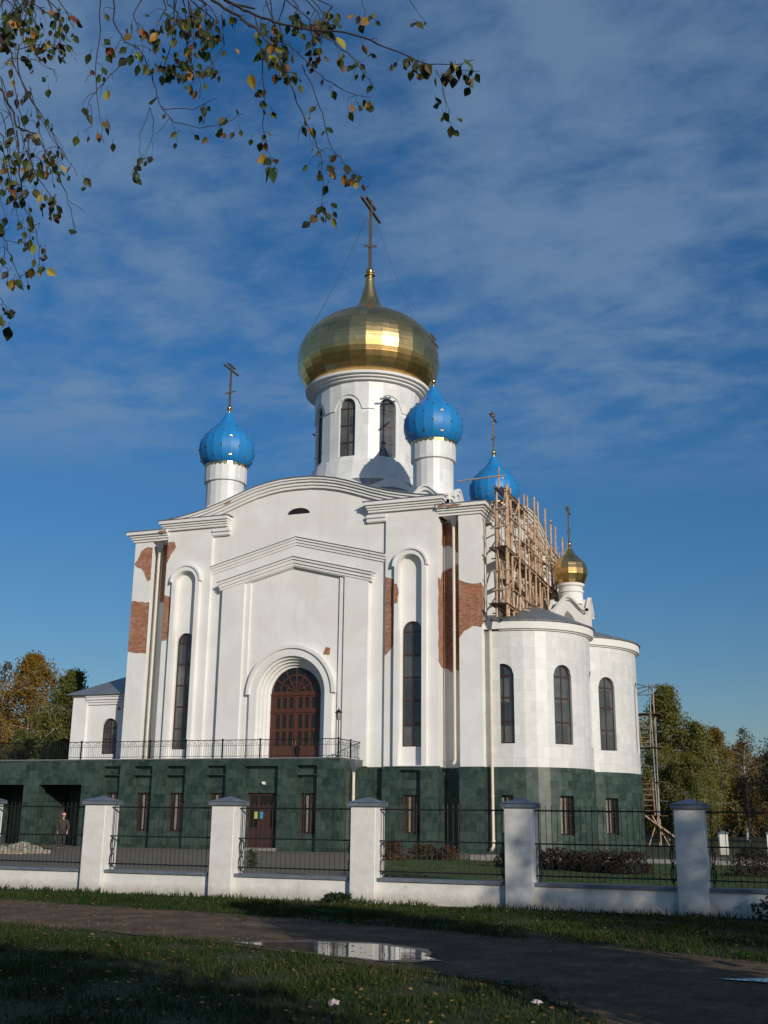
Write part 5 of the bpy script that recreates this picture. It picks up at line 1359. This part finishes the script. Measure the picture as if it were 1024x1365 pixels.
# ================================================================== PERSON
def person(loc, rz):
    root = empty('person', loc, 'person in dark clothes and a red and white cap standing before the dark terrace opening', 'person')
    nodes = {'pel': ((0, 0, .95), .135), 'waist': ((0, -.01, 1.08), .125), 'chest': ((0, 0, 1.32), .15), 'neck0': ((0, .01, 1.47), .065), 'neck': ((0, .01, 1.53), .055), 'head0': ((0, .0, 1.60), .078), 'head': ((0, 0, 1.68), .095), 'crown': ((0, .01, 1.74), .07)}
    E = [('pel', 'waist'), ('waist', 'chest'), ('chest', 'neck0'), ('neck0', 'neck'), ('neck', 'head0'), ('head0', 'head'), ('head', 'crown')]
    for s, n in ((-1, 'l'), (1, 'r')):
        nodes.update({'sh'+n: ((s*.19, 0, 1.42), .065), 'el'+n: ((s*.27, .02, 1.14), .046), 'wr'+n: ((s*.24, -.12, .93), .032), 'ha'+n: ((s*.235, -.16, .87), .034),
                      'hip'+n: ((s*.10, 0, .88), .10), 'kn'+n: ((s*.12, -.02, .49), .062), 'an'+n: ((s*.125, .02, .10), .042), 'to'+n: ((s*.14, -.15, .04), .035), 'he'+n: ((s*.125, .05, .045), .036)})
        E += [('chest', 'sh'+n), ('sh'+n, 'el'+n), ('el'+n, 'wr'+n), ('wr'+n, 'ha'+n), ('pel', 'hip'+n), ('hip'+n, 'kn'+n), ('kn'+n, 'an'+n), ('an'+n, 'to'+n), ('an'+n, 'he'+n)]
        for k in range(5):
            a = (k-1.5)*.018; L = (.07, .085, .09, .08, .05)[k]
            b0 = (s*.235+(a if k < 4 else -s*.03), -.175 if k < 4 else -.155, .855); m0 = (b0[0], b0[1]-L*.35, b0[2]-L*.5); e0 = (b0[0], b0[1]-L*.3, b0[2]-L)
            nodes['f%s%d' % (n, k)] = (m0, .010); nodes['g%s%d' % (n, k)] = (e0, .008); E += [('ha'+n, 'f%s%d' % (n, k)), ('f%s%d' % (n, k), 'g%s%d' % (n, k))]
    def skin(name, keep, mat, grow_=0, parent=root, root_n='pel'):
        ks = [k for k in nodes if keep(k)]; ix = {k: i for i, k in enumerate(ks)}
        me_ = bpy.data.meshes.new(name+'_cage'); me_.from_pydata([nodes[k][0] for k in ks], [(ix[a], ix[b_]) for a, b_ in E if a in ix and b_ in ix], [])
        o = bpy.data.objects.new(name+'_cage', me_); COL.objects.link(o); o.modifiers.new('s', 'SKIN'); u = o.modifiers.new('d', 'SUBSURF'); u.levels = 2; u.render_levels = 2
        for i, k in enumerate(ks):
            r_ = nodes[k][1]+grow_; sv = me_.skin_vertices[0].data[i]; sv.radius = (r_, r_*.8 if k in ('chest', 'waist', 'pel') else r_); sv.use_root = (k == root_n)
        dg = bpy.context.evaluated_depsgraph_get(); m2 = bpy.data.meshes.new_from_object(o.evaluated_get(dg)); bpy.data.objects.remove(o); bpy.data.meshes.remove(me_)
        m2.materials.clear(); m2.materials.append(mat); p = bpy.data.objects.new(name, m2); p.parent = parent; COL.objects.link(p)
        for f in m2.polygons: f.use_smooth = True
        return p
    sk = simple('skin', (.42, .24, .17), .55, 0, .1, 20, 0)
    skin('body', lambda k: True, sk)
    skin('jacket', lambda k: k in ('pel', 'waist', 'chest', 'neck0', 'shl', 'shr', 'ell', 'elr', 'wrl', 'wrr'), simple('dark_jacket', (.045, .035, .03), .85, 0, .3, 8, .3), .034)
    skin('trousers', lambda k: k in ('pel', 'hipl', 'hipr', 'knl', 'knr', 'anl', 'anr', 'waist'), simple('dark_trousers', (.02, .022, .028), .85, 0, .3, 8, .3), .026)
    skin('shoes', lambda k: k in ('anl', 'tol', 'hel'), simple('black_shoes', (.012, .012, .012), .5, 0, .2, 8, .1), .010, root_n='anl')
    skin('shoes', lambda k: k in ('anr', 'tor', 'her'), bpy.data.materials['black_shoes'], .010, root_n='anr')
    def piece(name, mb, mat, smooth=50):
        o = mb.build(name, mat, None, smooth=smooth); o.parent = root; return o
    m = MB(); m.lathe([(.112, 1.70), (.114, 1.75), (.10, 1.80), (.06, 1.835), (.001, 1.84)], 0, .005, 16); m.add([(-.08, -.09, 1.71), (.08, -.09, 1.71), (.06, -.19, 1.695), (-.06, -.19, 1.695), (-.08, -.09, 1.72), (.08, -.09, 1.72), (.06, -.19, 1.705), (-.06, -.19, 1.705)], BOXF)
    piece('cap', m, simple('red_cap', (.5, .06, .03), .7, 0, .1, 8, 0))
    m = MB(); m.lathe([(.1155, 1.705), (.1165, 1.735), (.114, 1.752)], 0, .005, 16, -.9, .9); piece('cap_band', m, 'whiteplastic')
    m = MB(); m.sphere((0, -.098, 1.655), .014, 6, 1.6); piece('nose', m, sk)
    m = MB()
    for s in (-1, 1): m.sphere((s*.033, -.083, 1.675), .010, 6)
    piece('eyes', m, simple('eyes', (.03, .02, .02), .2, 0, .1, 8, 0))
    m = MB(); m.box(-.025, .025, -.09, -.084, 1.605, 1.613); piece('mouth', m, simple('lips', (.30, .10, .08), .5, 0, .1, 8, 0))
    m = MB(); m.lathe([(.09, 1.60), (.105, 1.66), (.108, 1.71)], 0, .012, 12, rad(100), rad(260)); piece('hair', m, 'twig')
    root.rotation_euler = (0, 0, rz); return root
person((-7.45, -10.7, gz(-10.7)), rad(35))
